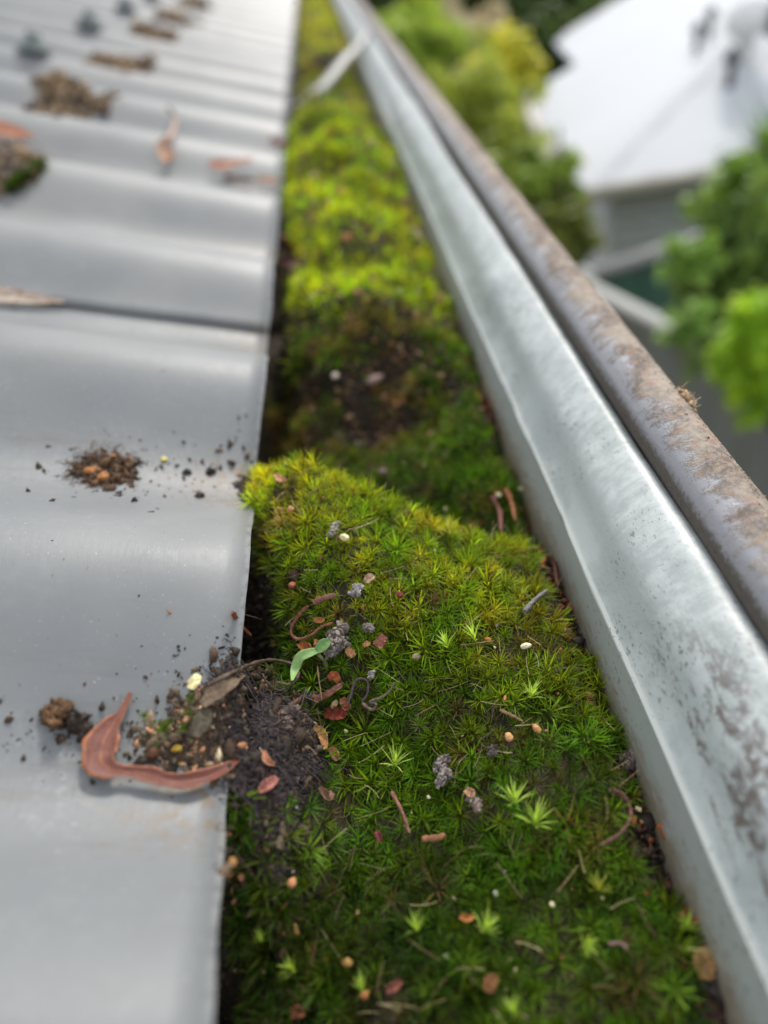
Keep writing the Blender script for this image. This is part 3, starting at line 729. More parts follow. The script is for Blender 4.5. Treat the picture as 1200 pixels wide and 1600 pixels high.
# dark fibrous root mat over the edge, down onto the moss
acc = Acc()
def ground_top(x, y): return float(max(H(x, y), roof_h(x, y) if x < .0 else -9))
def root(p, L, r, c, n=9, droop=True, h=None):
    a = rng.uniform(0, 6.28); pts = []; q = p.copy(); k = rng.normal(0, .5); last = ground_top(p[0], p[1])
    for i in range(n):
        pts.append(q.copy()); a += rng.normal(k, .55); q = q + np.array([math.cos(a), math.sin(a), 0]) * L / n; q[2] = 0
        hz = ground_top(q[0], q[1])
        if i and abs(hz - last) > .004: break
        last = hz
        q[2] = hz + (p[2] - h0) + rng.normal(0, .00025)
    if len(pts) < 4: return
    V, Q, T = tube(np.array(pts), r * np.linspace(1, .6, len(pts)), 4); o = acc.n
    acc.add(V, Q, np.tile(np.array(c), (len(V), 1)))
mat_px = [(-.0045, -.0585), (-.001, -.0520), (.003, -.0505), (.007, -.0515), (.0095, -.0550), (.0095, -.0600), (.0078, -.0660), (.0058, -.0710), (.0040, -.0790), (.0026, -.0860), (.0012, -.0920), (.0006, -.0860), (.0005, -.0780), (.0000, -.0720), (-.0030, -.0690), (-.0050, -.0640)]
P, dm = heap_points(mat_px, 1900, .0024, False, .0005)
for p in P:
    h0 = ground_top(p[0], p[1])
    c = np.array([.050, .040, .046]) * rng.uniform(.4, 1.9) if rng.uniform() < .85 else np.array([.13, .10, .09])
    root(p + np.array([0, 0, .0004]), rng.uniform(.003, .007), rng.uniform(.00006, .00015), c)
P3, _ = heap_points(mat_px, 1500, .0016, False, .001)
acc.add(*crumbs(P3, np.exp(rng.normal(math.log(.00030), .5, len(P3))), litter_col(len(P3)) * .9))
acc.build('root_mat', label='dark tangled mat of fine roots hanging over the sheet edge', category='roots', kind='stuff')

# soil in the dark slot beside the sheet, in the pit and along the wall
acc = Acc()
def strew(n, xr, yr, s, cs=None, lift=.0, cond=None):
    x = rng.uniform(*xr, n); y = rng.uniform(*yr, n)
    if cond is not None: k = cond(x, y); x, y = x[k], y[k]; n = len(x)
    P = np.stack([x, y, H(x, y) + lift + s * .3], -1); acc.add(*crumbs(P, s * np.minimum(np.exp(rng.normal(-.3, .5, n)), 1.9), litter_col(n) if cs is None else np.array(cs)[rng.choice(len(cs), n)] * rng.uniform(.6, 1.3, (n, 1))))
strew(3000, (-.014, .008), (-.13, .01), .0004)
strew(1500, (-.006, .055), (.055, .115), .0005)
strew(900, (-.006, .055), (.06, .11), .0005, [BROWN * 1.8, (.17, .09, .05), (.26, .17, .09), (.02, .015, .01)])
strew(1900, (.0605, .0655), (-.13, .10), .00038, [RUST, UMBER, DARK, DARK, (.09, .035, .03), (.2, .08, .045)])
strew(900, (.0585, .0655), (.1, 1.6), .0013, [UMBER, (.25, .2, .15), (.2, .12, .1)])
acc.build('soil_crumbs', label='dark soil crumbs lining the slot and the gutter wall foot', category='soil', kind='stuff')

# tiny pale specks and orange flecks scattered through the moss
acc = Acc()
n = 170; x = rng.uniform(.002, .064, n); y = rng.uniform(-.13, .09, n)
c = np.array([CREAM, PALE, ORANGE, TAN, (.30, .29, .28), RUST])[rng.choice(6, n, p=[.18, .25, .18, .15, .14, .10])]
acc.add(*crumbs(np.stack([x, y, H(x, y) + .0026 * rng.uniform(.2, 1, n)], -1), rng.uniform(.00012, .00038, n), c, hi=True))
n = 260; x = rng.uniform(.004, .062, n); y = rng.uniform(.09, .6, n)
c = np.array([ORANGE, PINK, PALE, TAN])[rng.choice(4, n)] * .85
acc.add(*crumbs(np.stack([x, y, H(x, y) + .004 * rng.uniform(.3, 1, n)], -1), rng.uniform(.0004, .0013, n), c))
# thin dead bristles
for i in range(330):
    x = rng.uniform(.006, .062); y = rng.uniform(-.13, .07); p = np.array([x, y, float(H(x, y)) + .0022]); d = rng.normal(0, 1, 3); d[2] = abs(d[2]) * .35; d /= np.linalg.norm(d)
    L = rng.uniform(.002, .006); k = rng.normal(0, .0006, 3); path = p + np.linspace(0, 1, 5)[:, None] * d * L + (np.linspace(0, 1, 5) ** 2)[:, None] * k
    V, Q, T = tube(path, rng.uniform(.00004, .00009), 3); acc.add(V, Q, np.array([(.16, .11, .07), (.30, .22, .13), (.42, .36, .2)])[rng.integers(3)])
acc.build('litter_flecks', label='pale and orange flecks of litter strewn through the moss', category='litter', kind='stuff')

# fine grit on the roof
acc = Acc()
def grit_px(cx, cy, sx, sy, n, s0, cols=None):
    for _ in range(n):
        px, py = rng.normal(cx, sx), rng.normal(cy, sy)
        if not (0 < px < 400 - .0935 * (py - 750) - 3): continue
        p = on_roof(px, py); acc_pts.append(p); acc_sz.append(s0 * math.exp(rng.normal(0, .55)))
acc_pts, acc_sz = [], []
grit_px(255, 738, 75, 22, 260, .00022); grit_px(160, 735, 60, 26, 220, .00018); grit_px(200, 770, 60, 6, 40, .0002)
grit_px(120, 1150, 80, 30, 300, .00014); grit_px(320, 1065, 45, 30, 260, .00015); grit_px(60, 1120, 50, 30, 30, .00016)
grit_px(240, 1190, 30, 14, 40, .0003); grit_px(370, 700, 16, 20, 50, .00022); grit_px(200, 900, 120, 150, 36, .00012)
P = np.array(acc_pts); acc.add(*crumbs(P, np.array(acc_sz), litter_col(len(P))))
acc.build('roof_grit', label='fine dark grit sprinkled over the roof valleys', category='grit', kind='stuff')

# --- fibrous clump in the second valley
def heap(name, poly, n, thick, s0, cols, label, fib=0, fr=.0001, fl=.006, category='debris'):
    global acc, h0
    acc = Acc(); P, dm = heap_points(poly, n, thick, True, s0 * .8)
    c = np.array(cols)[rng.choice(len(cols), n)] * rng.uniform(.6, 1.35, (n, 1))
    acc.add(*crumbs(P, s0 * np.exp(rng.normal(0, .5, n)), c))
    if fib:
        P, dm = heap_points(poly, fib, thick * 1.1, True, s0 * 3)
        for p in P:
            h0 = roof_h(p[0], p[1]); root(p + np.array([0, 0, .0003]), fl * rng.uniform(.5, 1.2), fr * rng.uniform(.6, 1.3), np.array(cols[rng.integers(len(cols))]) * rng.uniform(.7, 1.5), 6)
    return acc.build(name, label=label, category=category, kind='stuff')
heap('debris_clump', [(98, 735), (120, 712), (160, 700), (200, 712), (232, 722), (215, 745), (205, 762), (150, 766), (115, 756)], 900, .0016, .00030, [UMBER, (.11, .065, .035), (.05, .035, .025), (.16, .09, .045)], 'fibrous brown debris clump in the second valley of the roof', 260, .0001, .006)
for (px, py, w_, c, lb) in [(143, 742, 20, ORANGE, 'left orange husk in the fibrous clump in the second valley'), (164, 752, 20, ORANGE, 'lower right orange husk in the fibrous clump in the second valley'), (178, 718, 12, TAN, 'small tan husk at the top of the fibrous clump')]:
    blob('husk', px, py, w_, lb, c, 'husk', (1.2, .8, .7), .2, .0016, roofed=True)
heap('edge_soil', [(362, 766), (372, 748), (392, 740), (398, 770), (396, 795), (378, 785)], 420, .0016, .0003, [DARK, (.05, .035, .04), UMBER], 'dark soil wedged in the notch where the moss cushion meets the sheet')
heap('debris_clump', [(55, 740), (62, 728), (74, 728), (76, 740), (66, 744)], 70, .001, .0003, [UMBER, (.05, .045, .03)], 'small dark crumb lying left of the fibrous clump in the second valley')
# litter dams in the further valleys
FARC = [(.22, .15, .09), (.13, .085, .055), (.30, .21, .12), (.08, .06, .05), (.36, .27, .17)]
for poly, n, th, s0, lb in [
    ([(-70, 250), (-5, 232), (62, 240), (72, 262), (50, 285), (20, 300), (-20, 318), (-70, 330)], 2600, .004, .0005, 'wide grey-brown litter dam cut off by the left border of the photo'),
    ([(42, 172), (50, 130), (95, 126), (150, 148), (182, 145), (172, 168), (140, 184), (90, 182)], 2400, .007, .0006, 'largest brown litter dam below the nearest roofing screw'),
    ([(133, 97), (142, 80), (190, 88), (242, 90), (236, 108), (205, 112), (165, 104)], 1800, .007, .0007, 'orange-brown litter dam second up from the largest one'),
    ([(204, 54), (212, 38), (250, 46), (282, 52), (270, 66), (235, 64)], 1300, .007, .0008, 'brown litter dam third up the valleys beside a screw'),
    ([(246, 28), (256, 14), (290, 24), (314, 32), (300, 40), (268, 36)], 900, .007, .0009, 'tan litter dam fourth up the valleys near the top'),
    ([(275, 10), (285, -4), (320, 2), (335, 12), (325, 19), (295, 16)], 700, .007, .0009, 'faint tan litter dam at the very top of the photo')]:
    heap('litter_dam', poly, n, th, s0, FARC if 'grey' not in lb else FARC + [(.2, .18, .16)] * 3, lb, 160, .00018, .012)
# mossy rim at the corner of the left-hand dam
P = np.array([on_roof(x, y) for x, y in zip(np.interp(rng.uniform(0, 1, 90), [0, .5, 1], [66, 50, 10]) + rng.normal(0, 3, 90), np.zeros(90))]) if False else None
pm = []
for i in range(130):
    t = rng.uniform(); px = 70 - 55 * t + rng.normal(0, 2.5); py = 258 + 45 * t + rng.normal(0, 3); pm.append(on_roof(px, py) + np.array([0, 0, .002]))
pm = np.array(pm); n = len(pm); Ax = np.tile([[.1, -.2, 1.]], (n, 1)) + rng.normal(0, .2, (n, 3)); Ax /= np.linalg.norm(Ax, axis=1)[:, None]
ct = np.tile([.07, .13, .015], (n, 1)) * rng.uniform(.5, 1.2, (n, 1)); V, q, t, C = stars(pm, Ax, np.full(n, .0035), 10, ct, ct * .5)
link('moss_rim', mesh('moss_rim', V, [q, t], moss_mat, False, C), label='thin green moss rim on the litter dam at the left border', category='moss', kind='stuff')

# --- the loose leaves on the roof
scrap('dry_leaf', [(209, 1090), (204, 1106), (197, 1121), (185, 1139), (174, 1160), (167, 1182), (168, 1201), (181, 1213), (198, 1216), (217, 1218), (242, 1223), (270, 1229), (302, 1229), (336, 1219), (366, 1203), (391, 1180)],
      [3, 5, 6, 13, 23, 27, 24, 16, 9, 9, 13, 11, 13, 11, 6, 1.5], (.20, .080, .055), 'large bent red-brown gum leaf lying in the near roof valley', lift=.0014, curl=.30, color2=(.13, .034, .024), roofed=False, arch=.0008, ragged=.30, crumple=.22)
scrap('dry_leaf', [(-40, 212), (0, 216), (30, 222), (57, 226)], [10, 12, 11, 3], (.55, .25, .15), 'salmon leaf lying across the upper left border of the photo', roofed=True, lift=.004)
scrap('dry_leaf', [(-40, 466), (10, 470), (55, 474), (104, 478)], [14, 13, 10, 2], (.46, .40, .33), 'pale grey-tan leaf lying in the lap valley at the left border', roofed=True, lift=.0015, curl=.2)
s_ = scrap('dry_leaf', [(268, 185), (280, 205), (276, 228), (262, 250), (272, 272)], [3, 4, 4, 9, 12], (.30, .29, .25), 'curled grey-green leaf standing on end beyond the lap', roofed=True, lift=.006, color2=(.52, .30, .18))
scrap('dry_leaf', [(330, 266), (348, 268), (372, 264), (398, 258)], [5, 9, 5, 2], (.50, .25, .17), 'pink leaf fragment in the valley nearest the lap', roofed=True, lift=.003)
scrap('bark_flake', [(352, 282), (375, 288), (400, 288)], [4, 5, 3], (.06, .05, .045), 'black bark flake in the valley beneath the pink leaf fragment', 'bark', roofed=True, lift=.002)
scrap('dry_leaf', [(402, 284), (420, 288), (438, 288)], [3, 5, 3], (.45, .25, .15), 'small orange leaf at the far sheet edge touching the lime moss', roofed=True, lift=.002)
scrap('dry_leaf', [(424, 226), (436, 232), (450, 236)], [4, 6, 3], (.17, .06, .055), 'dark red leaf scrap on the roof edge above the lime moss', roofed=True, lift=.003)
scrap('leaf_clump', [(440, 392), (455, 410), (462, 430), (455, 452)], [12, 20, 22, 8], (.12, .05, .055), 'dull purple leaf clump at the sheet edge beside the lime moss', lift=.004, ragged=.4)
blob('bark_crumb', 448, 383, 14, 'pale round crumb above the purple leaf clump', TAN, 'crumb', (1, .8, .7), .2, .004)

# clods and chips around the soil heap
def clod(px, py, w_, label, color):
    global acc
    c0 = on_roof(px, py); d = -(R.T @ (c0 - CAM))[2]; r = w_ / 2 * d / F; acc = Acc(); n = 120
    u = rng.normal(0, 1, (n, 3)); u /= np.linalg.norm(u, axis=1)[:, None]; P = u * np.array([1, .8, .6]) * r * .75 * rng.uniform(.7, 1.05, (n, 1)) + np.array([0, 0, r * .45])
    col = np.array(color) * rng.uniform(.6, 1.5, (n, 1)); acc.add(*crumbs(P, r * rng.uniform(.14, .34, n), col, hi=True)); o = acc.build('soil_clod', label=label, category='clod'); o.location = c0
clod(91, 1121, 44, 'rounded ochre-brown soil clod left of the large bent leaf', (.11, .060, .028))
clod(122, 1134, 34, 'dark crumbly soil clod between ochre clod and bent leaf', (.045, .033, .027)); clod(136, 1146, 26, 'small black crumb touching the dark clod on its right', (.04, .03, .026))
clod(96, 1156, 15, 'tiny brown crumb just below the ochre clod', (.08, .05, .033)); clod(15, 1126, 12, 'lone brown crumb near the left border of the photo', (.09, .055, .04))
clod(292, 740, 12, 'dark chip right of the yellow flake in the second valley', (.05, .045, .04)); clod(330, 739, 13, 'rightmost dark chip in the second valley', (.035, .035, .033)); clod(313, 777, 14, 'dark grit chip below the second valley of the roof', (.05, .045, .04))
blob('yellow_flake', 256, 718, 15, 'pale yellow flake beside the fibrous clump', (.68, .62, .22), 'flake', (1.1, .8, .5), .2, roofed=True)
scrap('seed_wing', [(314, 1104), (320, 1092), (327, 1082)], [6, 9, 5], (.80, .76, .42), 'cream seed wing standing on top of the soil heap', 'seed', lift=.0050, mat=litter_mat, curl=.3)
blob('yellow_flake', 281, 1176, 15, 'bright yellow lump low on the soil heap', YELLOW, 'flake', (.8, 1.2, .7), .3, .002)
blob('husk', 303, 1145, 14, 'pink husk in the middle of the soil heap', (.55, .27, .18), 'husk', (1, .7, .6), .2, .0045)
blob('husk', 285, 1196, 11, 'small orange grain below the yellow lump on the heap', (.55, .33, .13), 'husk', (1.3, .6, .6), .15, .001)
blob('pebble', 241, 1180, 24, 'shiny brown pebble at the lower left of the heap', (.12, .055, .03), 'pebble', (1, 1, .8), .12, .001)
blob('husk', 348, 1200, 17, 'cream husk between the bent leaf and the heap', (.55, .44, .30), 'husk', (1, .8, .6), .25, .001)
blob('husk', 328, 1196, 13, 'pale husk fragment on the heap above the bent leaf tail', (.50, .36, .23), 'husk', (1.2, .7, .6), .25, .001)
scrap('bark_flake', [(392, 1078), (372, 1092), (350, 1108), (330, 1126)], [4, 11, 13, 7], (.15, .11, .075), 'greyish brown bark flake leaning across the soil heap', 'bark', lift=.0045, mat=litter_mat, curl=.25)
scrap('bark_flake', [(336, 1128), (328, 1150), (318, 1172)], [8, 15, 6], (.085, .075, .05), 'mossy dark flake below the greyish bark on the heap', 'bark', lift=.004, mat=litter_mat, curl=.2)
# small shoots of moss on the heap
def sprig(px, py, w_, color, label, lift=.0015, nl=16, tilt=(0, 0), spread=(.15, 1.0), roofed=False):
    p = (on_roof(px, py) if roofed else on_any(px, py)) + np.array([0, 0, lift]); d = -(R.T @ (p - CAM))[2]; L = w_ * .70 * d / F
    a = np.array([[tilt[0], tilt[1], 1.]]); a /= np.linalg.norm(a); c = np.array([color])
    V, q, t, C = stars(np.zeros((1, 3)), a, np.array([L]), nl, c, c * np.array([[.6, .6, .5]]), wid=.075, spread=spread, curl=.25, stem=.35)
    return link('moss_sprig', mesh('moss_sprig', V, [q, t], moss_mat, False, C), loc=p, label=label, category='moss sprig')
for px, py, w_, lb in [(312, 1114, 20, 'green moss tuft under the cream seed wing'), (308, 1138, 22, 'green moss tuft beside the pink husk on the heap'), (240, 1140, 20, 'leftmost green moss tuft on the soil heap'), (272, 1158, 34, 'widest flat moss tuft on the lower soil heap'), (300, 1160, 20, 'moss tuft right of the yellow lump')]:
    sprig(px, py, w_, (.10, .17, .02), lb, .0042, 26, (0, -.4), (.2, 1.4))
# bright loose sprigs in the carpet
LG = (.50, .68, .13)
for px, py, w_, tl, sp, lb in [
    (655, 1462, 44, (0, .5), (.05, .6), 'lone bright sprig standing upright low in the near carpet'),
    (762, 1462, 52, (.55, .4), (.05, .75), 'bright sprig fanned to the right with a brown foot'),
    (805, 1262, 52, (.1, .5), (.1, .9), 'bright sprig above the pair right of the curled scrap'),
    (838, 1296, 58, (.2, .3), (.1, 1.), 'largest bright star in the right of the near carpet'),
    (832, 1100, 44, (.3, .3), (.1, .8), 'pale sprig left of the wall beneath the white seed'),
    (742, 1010, 44, (-.1, .5), (.1, .8), 'bright sprig on the right shoulder of the cushion'),
    (935, 1400, 40, (.2, .6), (.1, .9), 'pale yellowish sprig in the right-hand carpet'),
    (915, 1490, 44, (.3, -.4), (.1, .6), 'sprig drooping toward the viewer in the right-hand carpet'),
    (465, 1525, 40, (-.3, .3), (.1, .8), 'pale grey-green sprig in the dark lower left carpet'),
    (418, 1480, 30, (0, .5), (.1, .5), 'small green sprig beside the dark slot'),
    (572, 1555, 40, (0, .7), (.05, .45), 'leafy sprig at the bottom border below the carpet middle'),
    (805, 1592, 44, (0, .6), (.05, .6), 'bright sprig cut by the bottom border of the photo'),
    (622, 1205, 46, (.3, .2), (.1, 1.), 'light green star right of the tan leaf curl'),
    (1070, 1460, 40, (.2, .4), (.1, 1.), 'bright star beside the long red stem by the wall'),
    (700, 1022, 40, (-.2, .4), (.1, .9), 'bright star in the middle of the cushion slope'),
    (705, 845, 40, (0, .5), (.1, 1.), 'yellow star near the crown of the cushion')]:
    sprig(px, py, w_, LG if 'yellow' not in lb else (.42, .44, .08), lb, .0036, 22, tl, sp)

# stems, twigs and bark on the moss: photo points, width (m), colour, label
for nm, pix, w_, c, lb, cat, lf in [
    ('curled_stem', [(486, 962), (468, 982), (460, 1002), (470, 1013), (490, 1008), (508, 994), (526, 988)], .0010, (.33, .15, .085), 'brown U-shaped curled stem lying on the cushion', 'stem', .003),
    ('bark_strip', [(496, 958), (514, 950), (531, 946)], .0018, (.27, .13, .085), 'short reddish bark strip above the curled stem', 'bark', .0028),
    ('root', [(338, 1092), (366, 1076), (400, 1058), (432, 1050), (462, 1056), (474, 1072), (462, 1088), (440, 1086)], .0010, (.16, .115, .085), 'long grey-brown root arching over the soil heap', 'root', .004),
    ('root', [(416, 1066), (424, 1080), (440, 1092), (455, 1088)], .0006, (.12, .09, .085), 'small grey rootlet curled under the long root', 'root', .003),
    ('pointed_stem', [(381, 996), (392, 1014), (408, 1028)], .0011, (.30, .10, .045), 'red-brown pointed stem rising from the dark slot', 'stem', .007),
    ('twig', [(438, 1130), (462, 1112), (476, 1100)], .0018, (.20, .11, .085), 'reddish twig left of the pink bark piece', 'twig', .002),
    ('twig', [(474, 1104), (490, 1096), (502, 1092)], .0016, (.07, .055, .06), 'blackish twig stub below the green sprout', 'twig', .002),
    ('bark_strip', [(492, 1110), (516, 1100), (540, 1084)], .0021, (.34, .15, .11), 'pink bark piece with a dark band beside the pale stalk', 'bark', .0028),
    ('looped_tendril', [(548, 1112), (553, 1098), (558, 1080), (568, 1074), (579, 1080), (578, 1098), (570, 1110)], .0008, (.13, .10, .10), 'grey looped tendril standing right of the pink bark', 'tendril', .003),
    ('twisted_tendril', [(570, 1112), (585, 1122), (592, 1114), (582, 1110), (598, 1104), (612, 1094), (620, 1080)], .0009, (.22, .16, .14), 'pale twisted tendril ending right of the looped one', 'tendril', .003),
    ('pale_stalk', [(504, 1064), (507, 1088), (511, 1116)], .0005, (.55, .38, .20), 'straight straw-coloured stalk below the green sprout', 'stalk', .005),
    ('stick', [(616, 1250), (628, 1272), (636, 1290), (644, 1314)], .0012, (.30, .15, .10), 'thin brown stick in the middle of the carpet', 'stick', .003),
    ('stick', [(664, 1324), (684, 1322), (700, 1318)], .0014, (.38, .18, .09), 'short orange-brown stick right of the thin brown stick', 'stick', .003),
    ('grey_stick', [(821, 974), (836, 956), (856, 940)], .0016, (.24, .25, .23), 'smooth grey stick by the wall beside the cushion', 'stick', .0035),
    ('wall_twig', [(950, 1066), (957, 1098), (966, 1126), (973, 1152)], .0015, (.17, .075, .065), 'dark red twig leaning along the foot of the gutter wall', 'twig', .002),
    ('curled_stem', [(953, 1247), (972, 1256), (984, 1280), (980, 1300), (962, 1320), (935, 1334)], .0010, (.22, .115, .09), 'brown hook-shaped stem on the right-hand carpet', 'stem', .003),
    ('long_stem', [(1058, 1440), (1085, 1452), (1112, 1478), (1130, 1520), (1145, 1560), (1160, 1610)], .0013, (.32, .10, .045), 'long red-brown stem running down beside the wall', 'stem', .003),
    ('twig', [(782, 1120), (800, 1128), (818, 1138)], .0007, (.40, .24, .13), 'short tan twig in the moss above the two orange seeds', 'twig', .0025),
    ('twig', [(950, 1484), (968, 1482), (980, 1492)], .0009, (.22, .15, .12), 'grey-brown twig in the lower right carpet', 'twig', .0025),
    ('twig', [(866, 875), (868, 905), (872, 925)], .0013, (.13, .05, .035), 'rusty stub at the foot of the wall above the grey stick', 'twig', .002),
    ('curled_stem', [(394, 752), (400, 762), (412, 768)], .0009, (.45, .20, .16), 'pink curled stem in the notch at the cushion corner', 'stem', .002),
    ('twig', [(862, 1058), (882, 1050), (902, 1054)], .0012, (.09, .06, .05), 'dark twig right of the white seed near the wall', 'twig', .001),
    ('red_stalk', [(790, 778), (800, 800), (806, 828)], .0016, (.36, .14, .06), 'orange curl of stem behind the cushion by the wall', 'stem', .003),
    ('red_stalk', [(770, 790), (782, 815), (784, 845)], .0019, (.24, .09, .085), 'purplish stalk left of the orange curl behind the cushion', 'stem', .003),
    ('root', [(378, 990), (400, 992), (420, 996)], .0005, (.10, .07, .06), 'thin dark root bridging the slot beside the cushion', 'root', .006),
    ('twig', [(500, 1450), (486, 1515), (478, 1530)], .0007, (.18, .08, .05), 'thin rusty twig in the lower left carpet', 'twig', .001),
]:
    stick(nm, pix, w_, c, lb, cat, max(lf - .0005, 0))

# bark lumps and leaf scraps on the moss
def lump(px, py, wpx, hpx, ang, color, label, lift=.002, category='bark', name='bark_lump'):
    """rough elongated crumbly piece, a cluster of fused grains"""
    global acc
    c0 = on_any(px, py); d = -(R.T @ (c0 - CAM))[2]; a_ = wpx / 2 * d / F; b_ = hpx / 2 * d / F; acc = Acc(); n = 520
    t = rng.uniform(-1, 1, n); rr_ = np.sqrt(1 - t ** 2 * .8) * rng.uniform(.3, 1, n); th = rng.uniform(0, 6.28, n)
    P = np.stack([t * b_, np.cos(th) * rr_ * a_, np.sin(th) * rr_ * a_ * .8], -1); P[:, 1] += a_ * .35 * np.sin(t * 5)
    ca, sa = math.cos(ang), math.sin(ang); P = P @ np.array([[ca, sa, 0], [-sa, ca, 0], [0, 0, 1]])
    acc.add(*crumbs(P, a_ * rng.uniform(.07, .26, n), np.array(color) * rng.uniform(.55, 1.5, (n, 1)), hi=True)); o = acc.build(name, label=label, category=category); o.location = c0 + np.array([0, 0, lift + a_ * .4])
lump(530, 1012, 26, 56, 1.25, (.20, .175, .16), 'rough grey bark lump above the green sprout', .002)
lump(562, 940, 15, 22, .9, (.33, .31, .32), 'light grey bark chip on the cushion above the curled stem', .003); lump(580, 998, 12, 16, -.4, (.22, .20, .19), 'small grey chip beside the pink fragment', .003)
lump(694, 1216, 22, 46, 1.4, (.23, .205, .20), 'upright grey splinter in the carpet middle', .002); lump(585, 1070, 9, 15, 1.2, (.30, .29, .29), 'little grey stone above the looped tendril', .003)
lump(742, 1262, 15, 34, 1.9, (.27, .22, .20), 'grey-backed bark scrap with an orange tip', .002); lump(526, 842, 12, 30, 1.3, (.30, .28, .24), 'grey lichen scrap left of the white crumb', .0025)
lump(984, 1195, 22, 28, 1.2, (.17, .13, .12), 'dull brown lump against the gutter wall', .001); lump(1125, 1548, 44, 34, .3, (.045, .038, .035), 'black bark lump beneath the tan leaf by the wall', 0.)
lump(1115, 1585, 34, 34, .3, (.07, .035, .028), 'dark red soil lump at the lower right by the wall', 0.); lump(450, 1135, 26, 50, 1.2, (.13, .10, .09), 'brown bark shred left of the red fragments', .001)
lump(770, 1178, 14, 18, 1.2, (.12, .10, .10), 'dark foot under the left orange seed', .0005); lump(478, 1098, 26, 26, .2, (.06, .05, .05), 'charred-looking lump below the green sprout', .0005)
CH = [
    ('leaf_scrap', [(496, 1148), (508, 1160), (514, 1182)], [5, 9, 5], (.55, .30, .12), 'orange-tan leaf curl in the moss below the pale stalk'),
    ('leaf_scrap', [(520, 1180), (527, 1190), (532, 1200)], [6, 9, 5], (.38, .21, .08), 'ochre scrap touching the lower end of the tan leaf curl'),
    ('leaf_scrap', [(420, 1186), (424, 1202), (436, 1208)], [3, 7, 3], (.52, .24, .14), 'forked orange scrap right of the bent leaf tip'),
    ('leaf_scrap', [(412, 1250), (426, 1240), (438, 1228)], [6, 12, 6], (.44, .18, .15), 'pink flower-like scrap below the forked orange scrap'),
    ('leaf_scrap', [(505, 1242), (518, 1256), (525, 1250)], [5, 8, 4], (.30, .17, .11), 'pinkish brown crumb scrap in the dark green carpet'),
    ('leaf_scrap', [(594, 1025), (600, 1016), (606, 1008)], [10, 10, 6], (.42, .16, .13), 'red and pink fragment on the lower cushion'),
    ('leaf_scrap', [(474, 1018), (484, 1030), (480, 1042)], [7, 11, 8], (.36, .12, .04), 'glossy rust-orange scrap under the curled stem'),
    ('leaf_scrap', [(498, 1012), (500, 1024), (496, 1036)], [3, 6, 4], (.36, .15, .07), 'narrow rust scrap right of the glossy one'),
    ('leaf_scrap', [(495, 982), (504, 984), (512, 982)], [4, 6, 3], (.45, .19, .07), 'small orange scrap inside the curled stem'),
    ('leaf_scrap', [(546, 1026), (552, 1034), (556, 1040)], [5, 8, 4], (.60, .32, .16), 'peach chip right of the rough bark lump'),
    ('leaf_scrap', [(512, 1126), (530, 1130), (546, 1124)], [8, 13, 8], (.20, .035, .018), 'dark red crumpled fragment under the pink bark'),
    ('leaf_scrap', [(538, 1104), (544, 1114), (548, 1122)], [5, 9, 6], (.27, .10, .05), 'rust fragment between pink bark and looped tendril'),
    ('leaf_scrap', [(518, 1074), (526, 1070), (534, 1078)], [5, 9, 5], (.42, .12, .045), 'orange-red fragment right of the pale stalk top'),
    ('leaf_scrap', [(436, 756), (442, 764), (452, 766)], [4, 7, 5], (.55, .30, .16), 'peach husk pair on the crown of the cushion'),
    ('leaf_scrap', [(576, 925), (582, 918), (588, 914)], [6, 8, 4], (.52, .34, .26), 'pale pink scrap above the light grey chip'),
    ('leaf_scrap', [(730, 1246), (738, 1252), (744, 1250)], [6, 8, 4], (.55, .30, .17), 'orange tip on the grey-backed bark scrap'),
    ('leaf_scrap', [(1105, 1490), (1098, 1512), (1100, 1540)], [10, 20, 12], (.40, .24, .10), 'broad tan leaf standing between black lump and long stem'),
    ('leaf_scrap', [(1026, 1300), (1034, 1310), (1038, 1324)], [5, 9, 4], (.45, .15, .04), 'orange scrap in the soil at the wall foot'),
    ('leaf_scrap', [(1068, 1430), (1078, 1436), (1086, 1434)], [6, 9, 5], (.42, .15, .05), 'orange scrap at the top of the long red stem'),
    ('leaf_scrap', [(765, 1560), (768, 1545), (778, 1536)], [10, 12, 6], (.30, .13, .06), 'brown curled leaf near the bottom border'),
    ('leaf_scrap', [(722, 1442), (732, 1446), (742, 1442)], [5, 7, 4], (.45, .18, .05), 'orange fragment between the two lowest bright sprigs'),
    ('leaf_scrap', [(608, 1556), (620, 1552), (632, 1542)], [5, 8, 5], (.26, .09, .07), 'maroon scrap low in the middle of the carpet'),
    ('leaf_scrap', [(462, 1592), (470, 1590), (482, 1592)], [8, 10, 6], (.26, .08, .05), 'dark red scrap at the bottom border on the left'),
    ('leaf_scrap', [(592, 1310), (596, 1318), (598, 1326)], [4, 6, 4], (.22, .05, .06), 'small crimson scrap below the thin brown stick'),
    ('leaf_scrap', [(446, 1318), (444, 1330), (450, 1338)], [4, 6, 3], (.30, .24, .16), 'pale husk leaf in the dark left of the carpet'),
    ('leaf_scrap', [(818, 1095), (830, 1092), (842, 1098)], [2, 5, 2], (.28, .36, .05), 'yellow-green scrap left of the pale sprig'),
]
for nm, pix, hw, c, lb in CH:
    scrap(nm, pix, hw, c, lb, 'leaf scrap', lift=.0027, curl=.7, mat=litter_mat, ragged=.28, crumple=.5)
